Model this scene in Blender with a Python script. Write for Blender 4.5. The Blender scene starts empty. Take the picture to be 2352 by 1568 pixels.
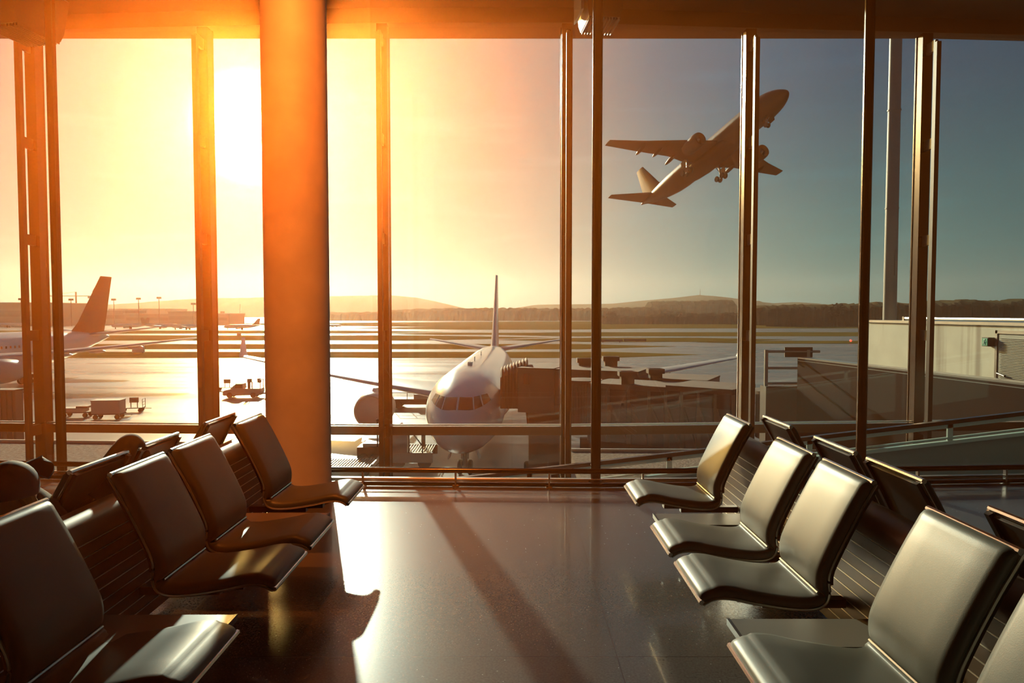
import bpy, math, random
from math import sin, cos, pi, radians, sqrt, atan
from mathutils import Vector, Matrix
random.seed(7)
S = bpy.context.scene
COL = S.collection
V = Vector

# ------------------------------------------------------------------ camera
PITCH = atan(64 / 1568)
CAM = V((0, 0, 1.64))
FW, UP, RT = V((0, cos(PITCH), -sin(PITCH))), V((0, sin(PITCH), cos(PITCH))), V((1, 0, 0))
def at(px, py, d):
    """world point at depth y = d on the sight line of a photo pixel"""
    v = FW + RT * ((px - 1176) / 1568) + UP * ((784 - py) / 1568)
    return CAM + v * (d / v.y)
cd = bpy.data.cameras.new('camera'); cam = bpy.data.objects.new('camera', cd); COL.objects.link(cam)
cam.location = CAM; cam.rotation_euler = (pi / 2 - PITCH, 0, 0)
cd.sensor_width = 36; cd.lens = 24; cd.clip_start = 0.05; cd.clip_end = 12000
S.camera = cam
GZ = -9.76                                            # apron level

# ------------------------------------------------------------------ mesh builder
class MB:
    def __init__(s): s.v = []; s.f = []
    def add(s, vs, fs):
        o = len(s.v); s.v += [V(p) for p in vs]; s.f += [tuple(i + o for i in f) for f in fs]; return s
    def box(s, a, b):
        x0, y0, z0 = a; x1, y1, z1 = b
        return s.add([(x0,y0,z0),(x1,y0,z0),(x1,y1,z0),(x0,y1,z0),(x0,y0,z1),(x1,y0,z1),(x1,y1,z1),(x0,y1,z1)],
                     [(3,2,1,0),(4,5,6,7),(0,1,5,4),(1,2,6,5),(2,3,7,6),(3,0,4,7)])
    def beam(s, p, q, w, h):
        """rectangular bar from p to q, w wide, h high"""
        p, q = V(p), V(q); t = (q - p).normalized()
        r = t.cross(V((0, 0, 1)))
        r = V((1, 0, 0)) if r.length < 1e-4 else r.normalized()
        u = r.cross(t).normalized(); r = r * w / 2; u = u * h / 2
        vs = [p - r - u, p + r - u, p + r + u, p - r + u, q - r - u, q + r - u, q + r + u, q - r + u]
        return s.add(vs, [(3,2,1,0),(4,5,6,7),(0,1,5,4),(1,2,6,5),(2,3,7,6),(3,0,4,7)])
    def loft(s, rings, closed=True, caps=True):
        n = len(rings[0]); vs = [p for r in rings for p in r]; fs = []
        for i in range(len(rings) - 1):
            for j in range(n if closed else n - 1):
                k = (j + 1) % n
                fs.append((i*n+j, i*n+k, (i+1)*n+k, (i+1)*n+j))
        if caps and closed:
            fs.append(tuple(range(n - 1, -1, -1))); fs.append(tuple((len(rings)-1)*n + j for j in range(n)))
        return s.add(vs, fs)
    def tube(s, pts, r, n=8, rs=None):
        pts = [V(p) for p in pts]; rings = []
        for i, p in enumerate(pts):
            t = (pts[min(i+1, len(pts)-1)] - pts[max(i-1, 0)]).normalized()
            a = t.cross(V((0, 0, 1)))
            a = V((1, 0, 0)) if a.length < 1e-3 else a.normalized()
            b = a.cross(t); rr = rs[i] if rs else r
            rings.append([p + (a * cos(2*pi*k/n) + b * sin(2*pi*k/n)) * rr for k in range(n)])
        return s.loft(rings)
    def lathe(s, prof, c=(0,0,0), axis='z', n=24):
        c = V(c); rings = []
        for r, h in prof:
            ring = []
            for k in range(n):
                a = 2*pi*k/n; x, y = r*cos(a), r*sin(a)
                ring.append(c + (V((x, y, h)) if axis == 'z' else V((x, h, y)) if axis == 'y' else V((h, x, y))))
            rings.append(ring)
        return s.loft(rings)
    def ball(s, c, r, n=14, m=9):
        rx, ry, rz = r if isinstance(r, (tuple, list)) else (r, r, r)
        rings = []
        for i in range(m + 1):
            a = -pi/2 + pi*i/m; rings.append([V(c) + V((rx*cos(a)*cos(2*pi*k/n), ry*cos(a)*sin(2*pi*k/n), rz*sin(a))) for k in range(n)])
        return s.loft(rings)
    def prism(s, poly, z0, z1):
        n = len(poly)
        return s.add([(x, y, z0) for x, y in poly] + [(x, y, z1) for x, y in poly],
                     [tuple(range(n-1, -1, -1)), tuple(range(n, 2*n))] + [(i, (i+1) % n, n+(i+1) % n, n+i) for i in range(n)])
    def build(s, name, mat, parent=None, smooth=35, loc=None):
        me = bpy.data.meshes.new(name); me.from_pydata([tuple(p) for p in s.v], [], s.f); me.validate()
        import bmesh
        bm = bmesh.new(); bm.from_mesh(me); bmesh.ops.recalc_face_normals(bm, faces=bm.faces); bm.to_mesh(me); bm.free()
        if smooth:
            me.shade_smooth(); me.set_sharp_from_angle(angle=radians(smooth))
        if mat: me.materials.append(mat)
        o = bpy.data.objects.new(name, me); COL.objects.link(o)
        if parent: o.parent = parent
        if loc: o.location = loc
        return o

def tag(o, label, cat, group=None, kind=None):
    o['label'] = label; o['category'] = cat
    if group: o['group'] = group
    if kind: o['kind'] = kind
    return o
def thing(name, label, cat, loc=(0,0,0), rz=0, group=None, kind=None):
    o = bpy.data.objects.new(name, None); COL.objects.link(o); o.empty_display_size = .2
    o.location = loc; o.rotation_euler = (0, 0, rz)
    return tag(o, label, cat, group, kind)
def struct(o, label=None, cat=None):
    o['kind'] = 'structure'
    if label: o['label'] = label; o['category'] = cat
    return o
def dup(o, parent=None):
    c = o.copy(); COL.objects.link(c)
    if parent: c.parent = parent
    for ch in list(o.children): dup(ch, c)
    return c
def catmull(P, n):
    out = []
    for i in range(len(P) - 1):
        p0, p1, p2, p3 = P[max(i-1,0)], P[i], P[i+1], P[min(i+2, len(P)-1)]
        for k in range(n):
            t = k / n
            out.append(tuple(.5*((2*b) + (-a+c)*t + (2*a-5*b+4*c-d)*t*t + (-a+3*b-3*c+d)*t**3) for a, b, c, d in zip(p0, p1, p2, p3)))
    return out + [tuple(P[-1])]

# ------------------------------------------------------------------ materials
def pm(name, col, rough=.5, metal=0, spec=.5, coat=0, emit=None, estr=0, noise=None, bump=None):
    m = bpy.data.materials.new(name); m.use_nodes = True; N = m.node_tree.nodes; L = m.node_tree.links
    b = N['Principled BSDF']
    b.inputs['Base Color'].default_value = (*col, 1); b.inputs['Roughness'].default_value = rough
    b.inputs['Metallic'].default_value = metal; b.inputs['Specular IOR Level'].default_value = spec
    b.inputs['Coat Weight'].default_value = coat; b.inputs['Coat Roughness'].default_value = .06
    if emit: b.inputs['Emission Color'].default_value = (*emit, 1); b.inputs['Emission Strength'].default_value = estr
    if noise or bump: tc = N.new('ShaderNodeTexCoord')
    if noise:                                        # (scale vector, amount, detail)
        mp = N.new('ShaderNodeMapping'); mp.inputs['Scale'].default_value = noise[0]
        t = N.new('ShaderNodeTexNoise'); t.inputs['Scale'].default_value = 1; t.inputs['Detail'].default_value = noise[2]
        r = N.new('ShaderNodeValToRGB'); a = noise[1]
        r.color_ramp.elements[0].position = .3; r.color_ramp.elements[1].position = .7
        r.color_ramp.elements[0].color = (*[c*(1-a) for c in col], 1); r.color_ramp.elements[1].color = (*[min(1, c*(1+a)) for c in col], 1)
        L.new(tc.outputs['Object'], mp.inputs[0]); L.new(mp.outputs[0], t.inputs['Vector']); L.new(t.outputs[0], r.inputs[0]); L.new(r.outputs[0], b.inputs['Base Color'])
    if bump:
        t = N.new('ShaderNodeTexNoise'); t.inputs['Scale'].default_value = bump[0]; t.inputs['Detail'].default_value = 3
        q = N.new('ShaderNodeBump'); q.inputs['Strength'].default_value = bump[1]; q.inputs['Distance'].default_value = bump[2]
        L.new(tc.outputs['Object'], t.inputs['Vector']); L.new(t.outputs[0], q.inputs['Height']); L.new(q.outputs[0], b.inputs['Normal'])
    return m

def glass_mat(name, tint, f0=.03):
    m = bpy.data.materials.new(name); m.use_nodes = True; N = m.node_tree.nodes; L = m.node_tree.links; N.clear()
    out = N.new('ShaderNodeOutputMaterial'); mx = N.new('ShaderNodeMixShader'); tr = N.new('ShaderNodeBsdfTransparent'); gl = N.new('ShaderNodeBsdfGlossy')
    tr.inputs[0].default_value = (*tint, 1); gl.inputs['Roughness'].default_value = 0.0
    lw = N.new('ShaderNodeLayerWeight'); p = N.new('ShaderNodeMath'); p.operation = 'POWER'; p.inputs[1].default_value = 5
    k = N.new('ShaderNodeMath'); k.operation = 'MULTIPLY_ADD'; k.inputs[1].default_value = 1 - f0; k.inputs[2].default_value = f0
    L.new(lw.outputs['Facing'], p.inputs[0]); L.new(p.outputs[0], k.inputs[0]); L.new(k.outputs[0], mx.inputs[0])
    L.new(tr.outputs[0], mx.inputs[1]); L.new(gl.outputs[0], mx.inputs[2]); L.new(mx.outputs[0], out.inputs[0])
    return m

def haze_mat(name, col, dens, g):
    m = bpy.data.materials.new(name); m.use_nodes = True; N = m.node_tree.nodes; L = m.node_tree.links; N.clear()
    out = N.new('ShaderNodeOutputMaterial'); vs = N.new('ShaderNodeVolumeScatter')
    vs.inputs['Color'].default_value = (*col, 1); vs.inputs['Density'].default_value = dens; vs.inputs['Anisotropy'].default_value = g
    L.new(vs.outputs[0], out.inputs['Volume'])
    return m

def floor_mat():
    m = pm('polished terrazzo', (.085,.075,.068), .26, spec=.48, coat=.22); N = m.node_tree.nodes; L = m.node_tree.links; b = N['Principled BSDF']
    tc = N.new('ShaderNodeTexCoord')
    n1 = N.new('ShaderNodeTexNoise'); n1.inputs['Scale'].default_value = 90; n1.inputs['Detail'].default_value = 3
    vo = N.new('ShaderNodeTexVoronoi'); vo.inputs['Scale'].default_value = 30
    r1 = N.new('ShaderNodeValToRGB'); r1.color_ramp.elements[0].color = (.043,.039,.036,1); r1.color_ramp.elements[1].color = (.092,.085,.078,1)
    r1.color_ramp.elements[0].position = .25; r1.color_ramp.elements[1].position = .75
    fl = N.new('ShaderNodeMath'); fl.operation = 'LESS_THAN'; fl.inputs[1].default_value = .10
    vc = N.new('ShaderNodeSeparateColor'); gt = N.new('ShaderNodeMath'); gt.operation = 'GREATER_THAN'; gt.inputs[1].default_value = .8
    mf = N.new('ShaderNodeMix'); mf.data_type = 'RGBA'; mf.inputs[7].default_value = (.32,.29,.25,1)
    for n in (n1, vo): L.new(tc.outputs['Object'], n.inputs['Vector'])
    L.new(n1.outputs[0], r1.inputs[0]); L.new(vo.outputs['Distance'], fl.inputs[0]); L.new(vo.outputs['Color'], vc.inputs[0]); L.new(vc.outputs[0], gt.inputs[0])
    fm = N.new('ShaderNodeMath'); fm.operation = 'MULTIPLY'; L.new(fl.outputs[0], fm.inputs[0]); L.new(gt.outputs[0], fm.inputs[1])
    L.new(fm.outputs[0], mf.inputs[0]); L.new(r1.outputs[0], mf.inputs[6])
    # joints between the slabs
    sx = N.new('ShaderNodeSeparateXYZ'); L.new(tc.outputs['Object'], sx.inputs[0])
    js = []
    for k, off in (('X', .5), ('Y', 3.2)):
        a = N.new('ShaderNodeMath'); a.operation = 'SUBTRACT'; a.inputs[1].default_value = off - 30; L.new(sx.outputs[k], a.inputs[0])
        c = N.new('ShaderNodeMath'); c.operation = 'MODULO'; c.inputs[1].default_value = 3.0; L.new(a.outputs[0], c.inputs[0])
        d = N.new('ShaderNodeMath'); d.operation = 'LESS_THAN'; d.inputs[1].default_value = .006; L.new(c.outputs[0], d.inputs[0]); js.append(d)
    mxx = N.new('ShaderNodeMath'); mxx.operation = 'MAXIMUM'; L.new(js[0].outputs[0], mxx.inputs[0]); L.new(js[1].outputs[0], mxx.inputs[1])
    mj = N.new('ShaderNodeMix'); mj.data_type = 'RGBA'; mj.inputs[7].default_value = (.03,.025,.022,1)
    L.new(mxx.outputs[0], mj.inputs[0]); L.new(mf.outputs[2], mj.inputs[6]); L.new(mj.outputs[2], b.inputs['Base Color'])
    return m

def apron_mat():
    m = pm('wet apron concrete', (.16,.15,.14), .3, spec=.6); N = m.node_tree.nodes; L = m.node_tree.links; b = N['Principled BSDF']
    tc = N.new('ShaderNodeTexCoord'); mp = N.new('ShaderNodeMapping'); mp.inputs['Scale'].default_value = (.02,.16,1)
    n = N.new('ShaderNodeTexNoise'); n.inputs['Scale'].default_value = 1; n.inputs['Detail'].default_value = 6
    r = N.new('ShaderNodeMapRange'); r.inputs[1].default_value = .35; r.inputs[2].default_value = .65; r.inputs[3].default_value = .26; r.inputs[4].default_value = .46
    c = N.new('ShaderNodeValToRGB'); c.color_ramp.elements[0].color = (.10,.092,.088,1); c.color_ramp.elements[1].color = (.2,.185,.175,1)
    c.color_ramp.elements[0].position = .35; c.color_ramp.elements[1].position = .65
    L.new(tc.outputs['Object'], mp.inputs[0]); L.new(mp.outputs[0], n.inputs['Vector']); L.new(n.outputs[0], r.inputs[0]); L.new(r.outputs[0], b.inputs['Roughness'])
    br = N.new('ShaderNodeTexBrick'); br.offset = 0; br.inputs['Scale'].default_value = 1; br.inputs['Mortar Size'].default_value = .03
    br.inputs['Brick Width'].default_value = 7.5; br.inputs['Row Height'].default_value = 7.5
    br.inputs['Color1'].default_value = (1,1,1,1); br.inputs['Color2'].default_value = (.86,.86,.86,1); br.inputs['Mortar'].default_value = (.5,.5,.5,1)
    mu = N.new('ShaderNodeMix'); mu.data_type = 'RGBA'; mu.blend_type = 'MULTIPLY'; mu.inputs[0].default_value = 1
    L.new(tc.outputs['Object'], br.inputs['Vector']); L.new(n.outputs[0], c.inputs[0]); L.new(c.outputs[0], mu.inputs[6]); L.new(br.outputs[0], mu.inputs[7]); L.new(mu.outputs[2], b.inputs['Base Color'])
    return m

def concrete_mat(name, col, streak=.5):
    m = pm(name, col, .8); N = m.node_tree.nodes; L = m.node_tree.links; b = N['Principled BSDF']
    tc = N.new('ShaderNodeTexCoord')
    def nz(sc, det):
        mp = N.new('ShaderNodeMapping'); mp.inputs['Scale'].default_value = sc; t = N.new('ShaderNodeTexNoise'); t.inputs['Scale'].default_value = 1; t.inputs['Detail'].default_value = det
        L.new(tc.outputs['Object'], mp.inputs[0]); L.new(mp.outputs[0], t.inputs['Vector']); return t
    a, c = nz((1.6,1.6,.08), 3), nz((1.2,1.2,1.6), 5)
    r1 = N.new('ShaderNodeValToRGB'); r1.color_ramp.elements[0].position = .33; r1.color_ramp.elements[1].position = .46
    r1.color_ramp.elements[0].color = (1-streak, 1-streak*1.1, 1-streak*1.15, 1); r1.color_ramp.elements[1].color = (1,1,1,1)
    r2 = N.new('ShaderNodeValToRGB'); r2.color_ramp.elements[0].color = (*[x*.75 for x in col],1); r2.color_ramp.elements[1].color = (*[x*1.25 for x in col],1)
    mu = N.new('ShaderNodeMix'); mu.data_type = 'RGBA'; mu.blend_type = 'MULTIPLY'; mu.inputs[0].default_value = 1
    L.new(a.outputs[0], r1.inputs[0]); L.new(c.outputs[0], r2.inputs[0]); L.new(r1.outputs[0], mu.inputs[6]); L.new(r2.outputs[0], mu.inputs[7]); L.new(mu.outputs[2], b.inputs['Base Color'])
    return m

M = {
 'floor': floor_mat(), 'apron': apron_mat(),
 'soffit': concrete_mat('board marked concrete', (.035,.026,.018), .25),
 'wall': pm('painted wall', (.035,.03,.026), .8),
 'pillar': pm('plastered pillar', (.50,.45,.38), .6, noise=((3,3,3), .12, 4)),
 'bronze': pm('bronze aluminium', (.075,.06,.05), .22, .85),
 'fin': pm('matt bronze', (.03,.024,.02), .5, spec=.25),
 'alu': pm('pale aluminium', (.55,.52,.47), .28, .9),
 'chrome': pm('polished chrome', (.75,.72,.68), .16, 1),
 'blackmetal': pm('black metal', (.02,.018,.016), .35, .4),
 'leather': pm('grey leather', (.056,.060,.048), .47, spec=.38, bump=(260, .12, .002)),
 'shell': pm('dark back shell', (.02,.017,.015), .42, spec=.4),
 'casing': pm('brushed bench casing', (.085,.06,.042), .45, .5),
 'groove': pm('casing groove', (.75,.66,.55), .3, .8),
 'table': pm('grey laminate', (.14,.13,.11), .35),
 'glass_in': glass_mat('inner partition glass', (.955,.965,.955)),
 'glass_out': glass_mat('outer facade glass', (.95,.965,.955)),
 'teal': pm('pale teal painted steel', (.30,.42,.40), .45),
 'tealpanel': pm('teal grey panel', (.13,.19,.18), .35, spec=.5),
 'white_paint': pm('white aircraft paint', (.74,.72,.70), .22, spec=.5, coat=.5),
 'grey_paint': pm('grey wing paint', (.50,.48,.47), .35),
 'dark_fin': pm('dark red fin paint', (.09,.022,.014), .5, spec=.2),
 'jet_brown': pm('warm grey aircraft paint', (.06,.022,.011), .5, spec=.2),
 'cockpit': pm('cockpit glass', (.012,.011,.011), .2),
 'tyre': pm('tyre rubber', (.018,.017,.016), .8),
 'steel': pm('gear steel', (.35,.33,.31), .4, .6),
 'nacelle': pm('nacelle paint', (.55,.5,.46), .28, coat=.4),
 'fan': pm('fan blades', (.09,.08,.075), .4, .6),
 'bridge': pm('bridge cladding', (.13,.115,.09), .55, noise=((.6,.6,.2), .12, 3)),
 'bridge_roof': pm('bridge roof felt', (.12,.09,.07), .8, noise=((.5,.5,.5), .2, 4)),
 'bellows': pm('bellows canvas', (.13,.085,.06), .8),
 'bridge_dark': pm('bridge dark steel', (.045,.038,.033), .6),
 'bridge_glass': pm('bridge side glazing', (.12,.125,.11), .12, spec=.6),
 'gravel': pm('roof gravel', (.20,.165,.135), .95, spec=.1, noise=((9,9,9), .5, 6), bump=(14, .8, .05)),
 'grass': pm('olive grass', (.125,.098,.028), .95, spec=0, noise=((.05,.2,1), .3, 4)),
 'concrete': concrete_mat('streaked concrete', (.60,.58,.47), .45),
 'door': pm('louvred door paint', (.30,.31,.27), .5),
 'parapet': pm('dark facade cladding', (.02,.018,.016), .6, spec=.05),
 'mast': pm('weathered mast steel', (.26,.245,.21), .55, noise=((1,1,.3), .2, 3)),
 'green': pm('green sign face', (.02,.2,.11), .5, emit=(.02,.35,.18), estr=.25), 'signwhite': pm('sign white', (.75,.8,.75), .5),
 'forest': pm('winter woodland', (.050,.045,.027), .95, spec=0, noise=((.05,.05,.12), .45, 6)),
 'hillmat': pm('hill pasture and wood', (.075,.075,.05), .95, spec=0, noise=((.004,.004,.02), .4, 5)),
 'building': pm('terminal cladding', (.16,.14,.125), .7), 'building_pale': pm('hangar cladding', (.3,.28,.26), .7),
 'vehicle': pm('service vehicle paint', (.42,.38,.33), .35), 'vehicle_dark': pm('vehicle dark steel', (.06,.05,.045), .55),
 'cargo': pm('cargo box', (.40,.36,.31), .6),
 'roller': pm('roller deck', (.5,.47,.40), .35, .7),
 'lamp': pm('lamp housing', (.05,.042,.035), .35, .5), 'lens': pm('lamp reflector', (.9,.88,.82), .12, .6),
 'skin': pm('skin', (.45,.26,.18), .55), 'jacket': pm('dark jacket', (.03,.022,.02), .85), 'trousers': pm('dark trousers', (.035,.028,.026), .85),
 'cap': pm('navy cap cloth', (.022,.028,.06), .75), 'hair': pm('reddish blond hair', (.36,.16,.05), .55),
 'redlight': pm('red lamp', (.6,.02,.01), .4, emit=(1,.04,.02), estr=6),
}

# ------------------------------------------------------------------ light: one sun and the sky around it
sun_dir = (at(698, 186, 1) - CAM).normalized()
glow_dir = (at(572, 292, 1) - CAM).normalized()
ld = bpy.data.lights.new('sun', 'SUN'); ld.energy = 6.4; ld.color = (1, .90, .68); ld.angle = radians(.6)
so = bpy.data.objects.new('sun', ld); COL.objects.link(so); so.rotation_euler = sun_dir.to_track_quat('Z', 'Y').to_euler()

def sky():
    w = bpy.data.worlds.new('sky'); S.world = w; w.use_nodes = True; N = w.node_tree.nodes; L = w.node_tree.links; N.clear()
    out = N.new('ShaderNodeOutputWorld'); bg = N.new('ShaderNodeBackground'); L.new(bg.outputs[0], out.inputs[0])
    tc = N.new('ShaderNodeTexCoord')
    dt = N.new('ShaderNodeVectorMath'); dt.operation = 'DOT_PRODUCT'; dt.inputs[1].default_value = glow_dir; L.new(tc.outputs['Generated'], dt.inputs[0])
    ac = N.new('ShaderNodeMath'); ac.operation = 'ARCCOSINE'; L.new(dt.outputs['Value'], ac.inputs[0])
    dg = N.new('ShaderNodeMath'); dg.operation = 'MULTIPLY'; dg.inputs[1].default_value = 180 / pi / 90; L.new(ac.outputs[0], dg.inputs[0])
    def ramp(stops):
        r = N.new('ShaderNodeValToRGB'); L.new(dg.outputs[0], r.inputs[0]); e = r.color_ramp.elements
        for i, (deg, c) in enumerate(stops):
            el = e[i] if i < 2 else e.new(deg / 90)
            el.position = deg / 90; el.color = (*c, 1)
        return r
    hi = ramp(SKY_HI); lo = ramp(SKY_LO)
    sz = N.new('ShaderNodeSeparateXYZ'); L.new(tc.outputs['Generated'], sz.inputs[0])
    mr = N.new('ShaderNodeMapRange'); mr.interpolation_type = 'SMOOTHSTEP'; mr.inputs[1].default_value = 0.0; mr.inputs[2].default_value = .34; L.new(sz.outputs['Z'], mr.inputs[0])
    mx = N.new('ShaderNodeMix'); mx.data_type = 'RGBA'; L.new(mr.outputs[0], mx.inputs[0]); L.new(lo.outputs[0], mx.inputs[6]); L.new(hi.outputs[0], mx.inputs[7])
    # faint streaked cirrus
    mp = N.new('ShaderNodeMapping'); mp.inputs['Scale'].default_value = (3, 3, 26); mp.inputs['Rotation'].default_value = (.12, .08, 0)
    no = N.new('ShaderNodeTexNoise'); no.inputs['Scale'].default_value = 1.3; no.inputs['Detail'].default_value = 5
    nr = N.new('ShaderNodeMapRange'); nr.inputs[1].default_value = .55; nr.inputs[2].default_value = .8; nr.inputs[3].default_value = 1; nr.inputs[4].default_value = 1.22
    L.new(tc.outputs['Generated'], mp.inputs[0]); L.new(mp.outputs[0], no.inputs['Vector']); L.new(no.outputs[0], nr.inputs[0])
    cm = N.new('ShaderNodeVectorMath'); cm.operation = 'SCALE'; L.new(mx.outputs[2], cm.inputs[0]); L.new(nr.outputs[0], cm.inputs['Scale'])
    # aureole of the low sun
    prev = cm.outputs[0]
    for amp, sig, c in AUREOLE:
        q = N.new('ShaderNodeMath'); q.operation = 'DIVIDE'; q.inputs[1].default_value = radians(sig); L.new(ac.outputs[0], q.inputs[0])
        p = N.new('ShaderNodeMath'); p.operation = 'POWER'; p.inputs[1].default_value = 2; L.new(q.outputs[0], p.inputs[0])
        n = N.new('ShaderNodeMath'); n.operation = 'MULTIPLY'; n.inputs[1].default_value = -1; L.new(p.outputs[0], n.inputs[0])
        x = N.new('ShaderNodeMath'); x.operation = 'EXPONENT'; L.new(n.outputs[0], x.inputs[0])
        y = N.new('ShaderNodeMath'); y.operation = 'MULTIPLY'; y.inputs[1].default_value = amp; L.new(x.outputs[0], y.inputs[0])
        s = N.new('ShaderNodeVectorMath'); s.operation = 'SCALE'; s.inputs[0].default_value = c; L.new(y.outputs[0], s.inputs['Scale'])
        ad = N.new('ShaderNodeVectorMath'); ad.operation = 'ADD'; L.new(prev, ad.inputs[0]); L.new(s.outputs[0], ad.inputs[1]); prev = ad.outputs[0]
    L.new(prev, bg.inputs[0])
    w.cycles.sampling_method = 'MANUAL'; w.cycles.sample_map_resolution = 2048
SKY_HI = [(0,(.7,.7,.6)), (9,(.45,.37,.34)), (18,(.33,.245,.215)), (25,(.23,.235,.25)), (31,(.07,.18,.25)), (38,(.025,.14,.22)), (48,(.01,.085,.15)), (70,(.03,.06,.1))]
SKY_LO = [(0,(.8,.75,.6)), (9,(.62,.50,.38)), (18,(.54,.43,.33)), (25,(.46,.43,.35)), (31,(.29,.40,.36)), (38,(.13,.31,.29)), (48,(.06,.24,.23)), (70,(.06,.12,.12))]
AUREOLE = [(1400, 1.65, (1,.50,.12)), (.5, 6, (1,.9,.6))]
sky()
HAZE_D, HAZE_G, HAZE_C = .0155, .875, (1,.215,.025)
OUT_D, OUT_G, OUT_C = 1.0e-4, .75, (1,.80,.62)

# ------------------------------------------------------------------ the hall
def interp(x, pts):
    for (a, p), (b, q) in zip(pts, pts[1:]):
        if x <= b or (b, q) == pts[-1]: return p + (q - p) * (x - a) / (b - a)
DI = lambda x: interp(x, [(-9, 7.15), (-4.64, 6.98), (-1.85, 6.72), (.82, 6.64), (3.46, 6.72), (9, 7.1)])
struct(MB().prism([(-10, -6), (10, -6), (10, DI(10)+.06), (3.46, DI(3.46)+.06), (.82, DI(.82)+.06), (-1.85, DI(-1.85)+.06), (-4.64, DI(-4.64)+.06), (-10, DI(-10)+.06)], -.3, 0).build('floor', M['floor'], smooth=0))
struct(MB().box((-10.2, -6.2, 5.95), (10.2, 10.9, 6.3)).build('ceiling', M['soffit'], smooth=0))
struct(MB().box((-10.2, -6.2, -3), (-10, 10.6, 5.95)).build('wall_left', M['wall'], smooth=0))
struct(MB().box((10, -6.2, -3), (10.2, 10.6, 5.95)).build('wall_right', M['wall'], smooth=0))
struct(MB().box((-10, -6.2, -3), (10, -6, 5.95)).build('wall_back', M['wall'], smooth=0))
struct(MB().box((-10, 7.1, -2.7), (10, 10.3, -2.5)).build('floor_corridor', M['wall'], smooth=0))

# outer facade -----------------------------------------------------
ZH = 5.74
outer = [(-290, 10.38), (94, 10.17), (482, 10.03), (884, 9.915), (1300, 9.915), (1712, 10.095), (2108, 10.25), (2520, 10.43)]
OP = [V((at(px, 720, d).x, d, 0)) for px, d in outer]
def along(P, z0, z1, w, y0=0.0):
    rings = [[p + V((0, y0 - w/2, z0)), p + V((0, y0 + w/2, z0)), p + V((0, y0 + w/2, z1)), p + V((0, y0 - w/2, z1))] for p in P]
    return MB().loft(rings)
PE = [OP[0] + (OP[0]-OP[1])*.35] + OP[1:-1] + [OP[-1] + (OP[-1]-OP[-2])*.2]
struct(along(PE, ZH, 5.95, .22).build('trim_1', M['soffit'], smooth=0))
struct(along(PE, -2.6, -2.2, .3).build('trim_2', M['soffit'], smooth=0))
for i in range(len(OP) - 1):
    a, b = OP[i], OP[i+1]
    w = thing('window_%d' % (i+1), None, None); del w['label'], w['category']; w['kind'] = 'structure'
    seg = lambda z0, z1, t, y0=0: along([a, b], z0, z1, t, y0)
    seg(.03, ZH, .014, .03).build('upper_pane', M['glass_out'], w, 0)
    seg(-2.2, -.12, .014, .03).build('lower_pane', M['glass_out'], w, 0)
    seg(-.125, .0, .13).build('transom', M['bronze'], w, 0)
    seg(.012, .03, .05, -.02).build('glazing_bead', M['alu'], w, 0)
mull_words = ['bronze facade mullion at the far left edge of the glazing', 'bronze facade mullion in front of the left airliner tail', 'bronze facade mullion left of the thick pillar and the glowing sun',
    'bronze facade mullion crossing the airliner engine right of the pillar', 'bronze facade mullion beside the boarding bridge cab', 'bronze facade mullion crossing the climbing aircraft',
    'bronze facade mullion in front of the streaked concrete wall', 'bronze facade mullion at the far right edge of the glazing']
for i, p in enumerate(OP):
    if i in (0, 7): continue
    m = thing('mullion', mull_words[i], 'mullion', p, 0, 'outer facade mullions', 'structure')
    MB().box((-.075, -.09, -2.4), (.075, .1, ZH)).build('post', M['bronze'], m)
    MB().box((-.085, .06, -2.4), (.085, .085, ZH)).build('pressure_plate', M['bronze'], m)
    MB().box((-.032, -.36, -.95), (.032, -.28, 5.52)).build('fin_bar', M['fin'], m)
    for k in range(5):
        z = -.07 + 1.39*k
        MB().box((-.022, -.3, z-.075), (.022, -.085, z+.075)).build('bracket', M['fin'], m)

# inner glass partition --------------------------------------------
ix = [-9.8, -4.64, -1.85, .82, 3.46, 9.8]
IP = [V((x, DI(x), 0)) for x in (-9.8, -7.3, -4.64, -1.85, .82, 3.46, 6.1, 9.8)]
for i in range(len(IP) - 1):
    w = along([IP[i], IP[i+1]], 0.0, 5.95, .016).build('window_%d' % (8+i), M['glass_in'], smooth=0); struct(w)
post_words = {2: 'slender interior glazing post at the left, right of the ladder mullion', 3: 'slender interior glazing post behind the thick pillar', 4: 'slender interior glazing post below the ceiling lamp', 5: 'slender interior glazing post behind the right-hand seats'}
for i in (2, 3, 4, 5):
    p = IP[i]; t = thing('glazing_post', post_words[i], 'post', p, 0, 'slender posts of the inner glass wall', 'structure')
    MB().lathe([(.045, 0), (.045, 5.95)], n=16).build('post', M['bronze'], t)
    MB().box((-.047, -.012, 0), (.047, .012, 5.95)).build('glazing_clamp', M['bronze'], t)
    MB().lathe([(.075, 0), (.075, .012), (.05, .016)], n=20).build('base_plate', M['bronze'], t)
struct(along([p + V((0, -.0, 0)) for p in IP], 0, .022, .05).build('trim_3', M['alu'], smooth=0))

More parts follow.
